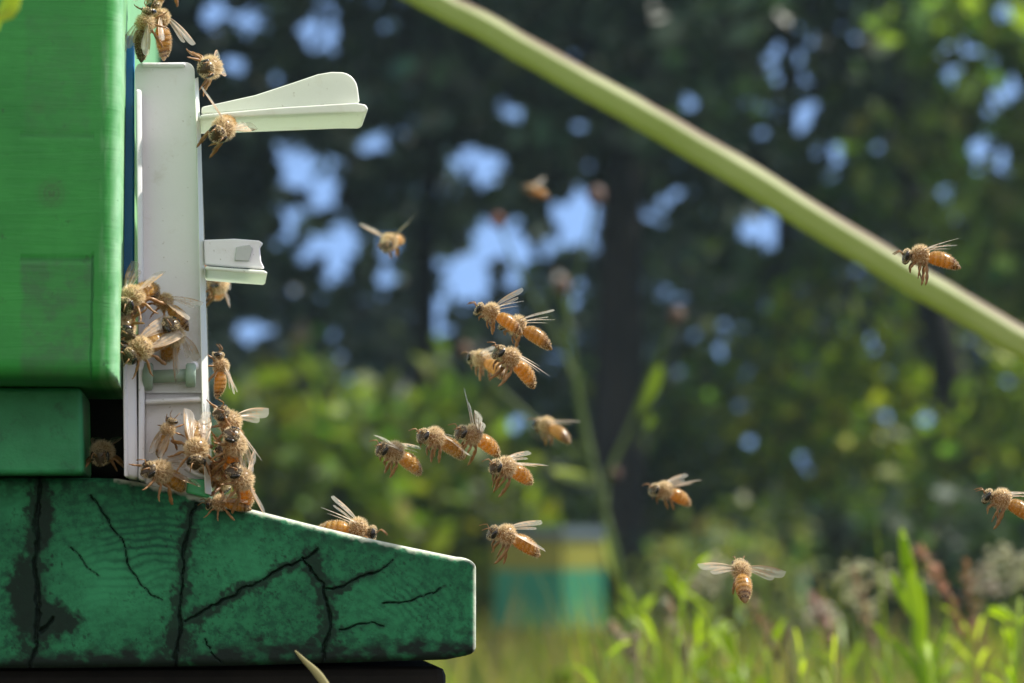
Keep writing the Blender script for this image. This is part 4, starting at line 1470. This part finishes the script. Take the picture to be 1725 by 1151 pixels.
Y1, Y2, Y3 = (.26, .36, .02), (.20, .28, .05), (.30, .36, .06)
for i_, (lab, px_, row_, Yh, tn_) in enumerate([
    ("brightest leafy herb below the big gap of the weed stem and distant hive", 1150, 990, 0.75, Y1),
    ("leafy herb with narrow leaves low in front of the straight-on bee", 1235, 1062, 0.6, Y1),
    ("dull leafy herb just right of the distant hive's base", 1075, 1040, 1.1, Y2),
    ("short leafy herb between distant hive and brightest herb", 1105, 1085, 0.7, Y1),
    ("pale leafy herb at the lower edge under the small wildflowers", 1345, 1105, 0.55, Y3),
    ("leafy herb crowding the foot of the tall bright plant on its left", 1490, 1085, 0.62, Y1),
    ("leafy herb crowding the foot of the tall bright plant on its right", 1640, 1075, 0.7, Y3),
    ("tall leafy herb in the lower corner under the right edge's wildflowers", 1695, 1045, 0.55, Y1),
    ("small leafy herb under the pale wildflowers beside the bright plant", 1430, 1090, 0.9, Y2),
    ("olive leafy herb standing behind the brightest herb, nearer the straight-on bee", 1195, 1030, 1.0, Y2),
    ("yellowish leafy herb low between the small wildflowers and the tall bright plant", 1400, 1118, 0.5, Y3),
    ("bright leafy herb in the lower edge between narrow-leaved herb and small wildflowers", 1290, 1095, 0.75, Y1),
    ("dull leafy herb in front of the brown plumes", 1590, 1110, 0.6, Y2),
    ("tiny leafy herb beside the round leaf plant", 1020, 1105, 0.6, Y2)]):
    herb(lab, px_, row_, Yh, tn_, 700 + i_)

# ------------------------------------------------------------------ grass
def grass_field(n, y0, y1, hlo, hhi, wid, seed, tone, spread=1.0):
    r = np.random.default_rng(seed)
    Yg = y0 + (y1 - y0) * r.random(n) ** .8
    half = (Yg + FOCUS) * .19 * 1.35 + .35
    X = (r.random(n) * 2 - 1) * half
    keep = ~((X < .012) & (Yg < .85))
    X, Yg = X[keep], Yg[keep]
    n = len(X)
    patch = fbm(X * 1.7 + 40, Yg * 1.1 + 7, 77)
    h = (hlo + (hhi - hlo) * np.clip(r.random(n) * .75 + (patch - .45) * 1.3, 0, 1.08))
    az = r.random(n) * 2 * math.pi
    lean = h * r.uniform(.05, .45, n)
    dx, dy = np.cos(az) * lean, np.sin(az) * lean
    ta = r.random(n) * math.pi
    sx, sy = np.cos(ta) * wid, np.sin(ta) * wid * .6
    base_ = np.stack([X, Yg, np.zeros(n) - .005], 1)
    mid = base_ + np.stack([dx * .3, dy * .3, h * .6], 1)
    tip = base_ + np.stack([dx, dy, h], 1)
    s = np.stack([sx, sy, np.zeros(n)], 1)
    Q1 = np.stack([base_ - s, base_ + s, mid + s * .8, mid - s * .8], 1)
    Q2 = np.stack([mid - s * .8, mid + s * .8, tip + s * .08, tip - s * .08], 1)
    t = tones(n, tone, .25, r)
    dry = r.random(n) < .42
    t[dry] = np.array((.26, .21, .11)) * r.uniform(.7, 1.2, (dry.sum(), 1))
    return np.concatenate([Q1, Q2]), np.concatenate([t, t])


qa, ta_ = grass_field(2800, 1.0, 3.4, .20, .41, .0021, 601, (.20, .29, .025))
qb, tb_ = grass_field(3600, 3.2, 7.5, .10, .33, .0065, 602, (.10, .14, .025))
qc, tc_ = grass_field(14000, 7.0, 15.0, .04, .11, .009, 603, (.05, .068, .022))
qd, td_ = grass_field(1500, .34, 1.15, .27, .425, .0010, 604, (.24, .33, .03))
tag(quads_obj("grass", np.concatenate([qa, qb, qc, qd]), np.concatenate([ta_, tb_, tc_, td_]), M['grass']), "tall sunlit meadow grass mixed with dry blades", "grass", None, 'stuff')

# ------------------------------------------------------------------ the summer air
box_ = [(x, y, z) for z in (-1.0, 11.0) for y in (-4.0, 45.0) for x in (-30.0, 30.0)]
hz = mesh_obj("haze", box_, [(0, 2, 3, 1), (4, 5, 7, 6), (0, 1, 5, 4), (2, 6, 7, 3), (0, 4, 6, 2), (1, 3, 7, 5)], M['ground'], None, False)
k = NT("summer_air")
pv = k.n("VolumePrincipled")
pv.inputs['Color'].default_value = (0.66, 0.92, 1.0, 1)
pv.inputs['Density'].default_value = HAZE
pv.inputs['Anisotropy'].default_value = 0.2
k.t.links.new(pv.outputs[0], k.out.inputs['Volume'])
hz.data.materials[0] = k.m
tag(hz, "thin bluish summer haze", "haze", None, 'stuff')
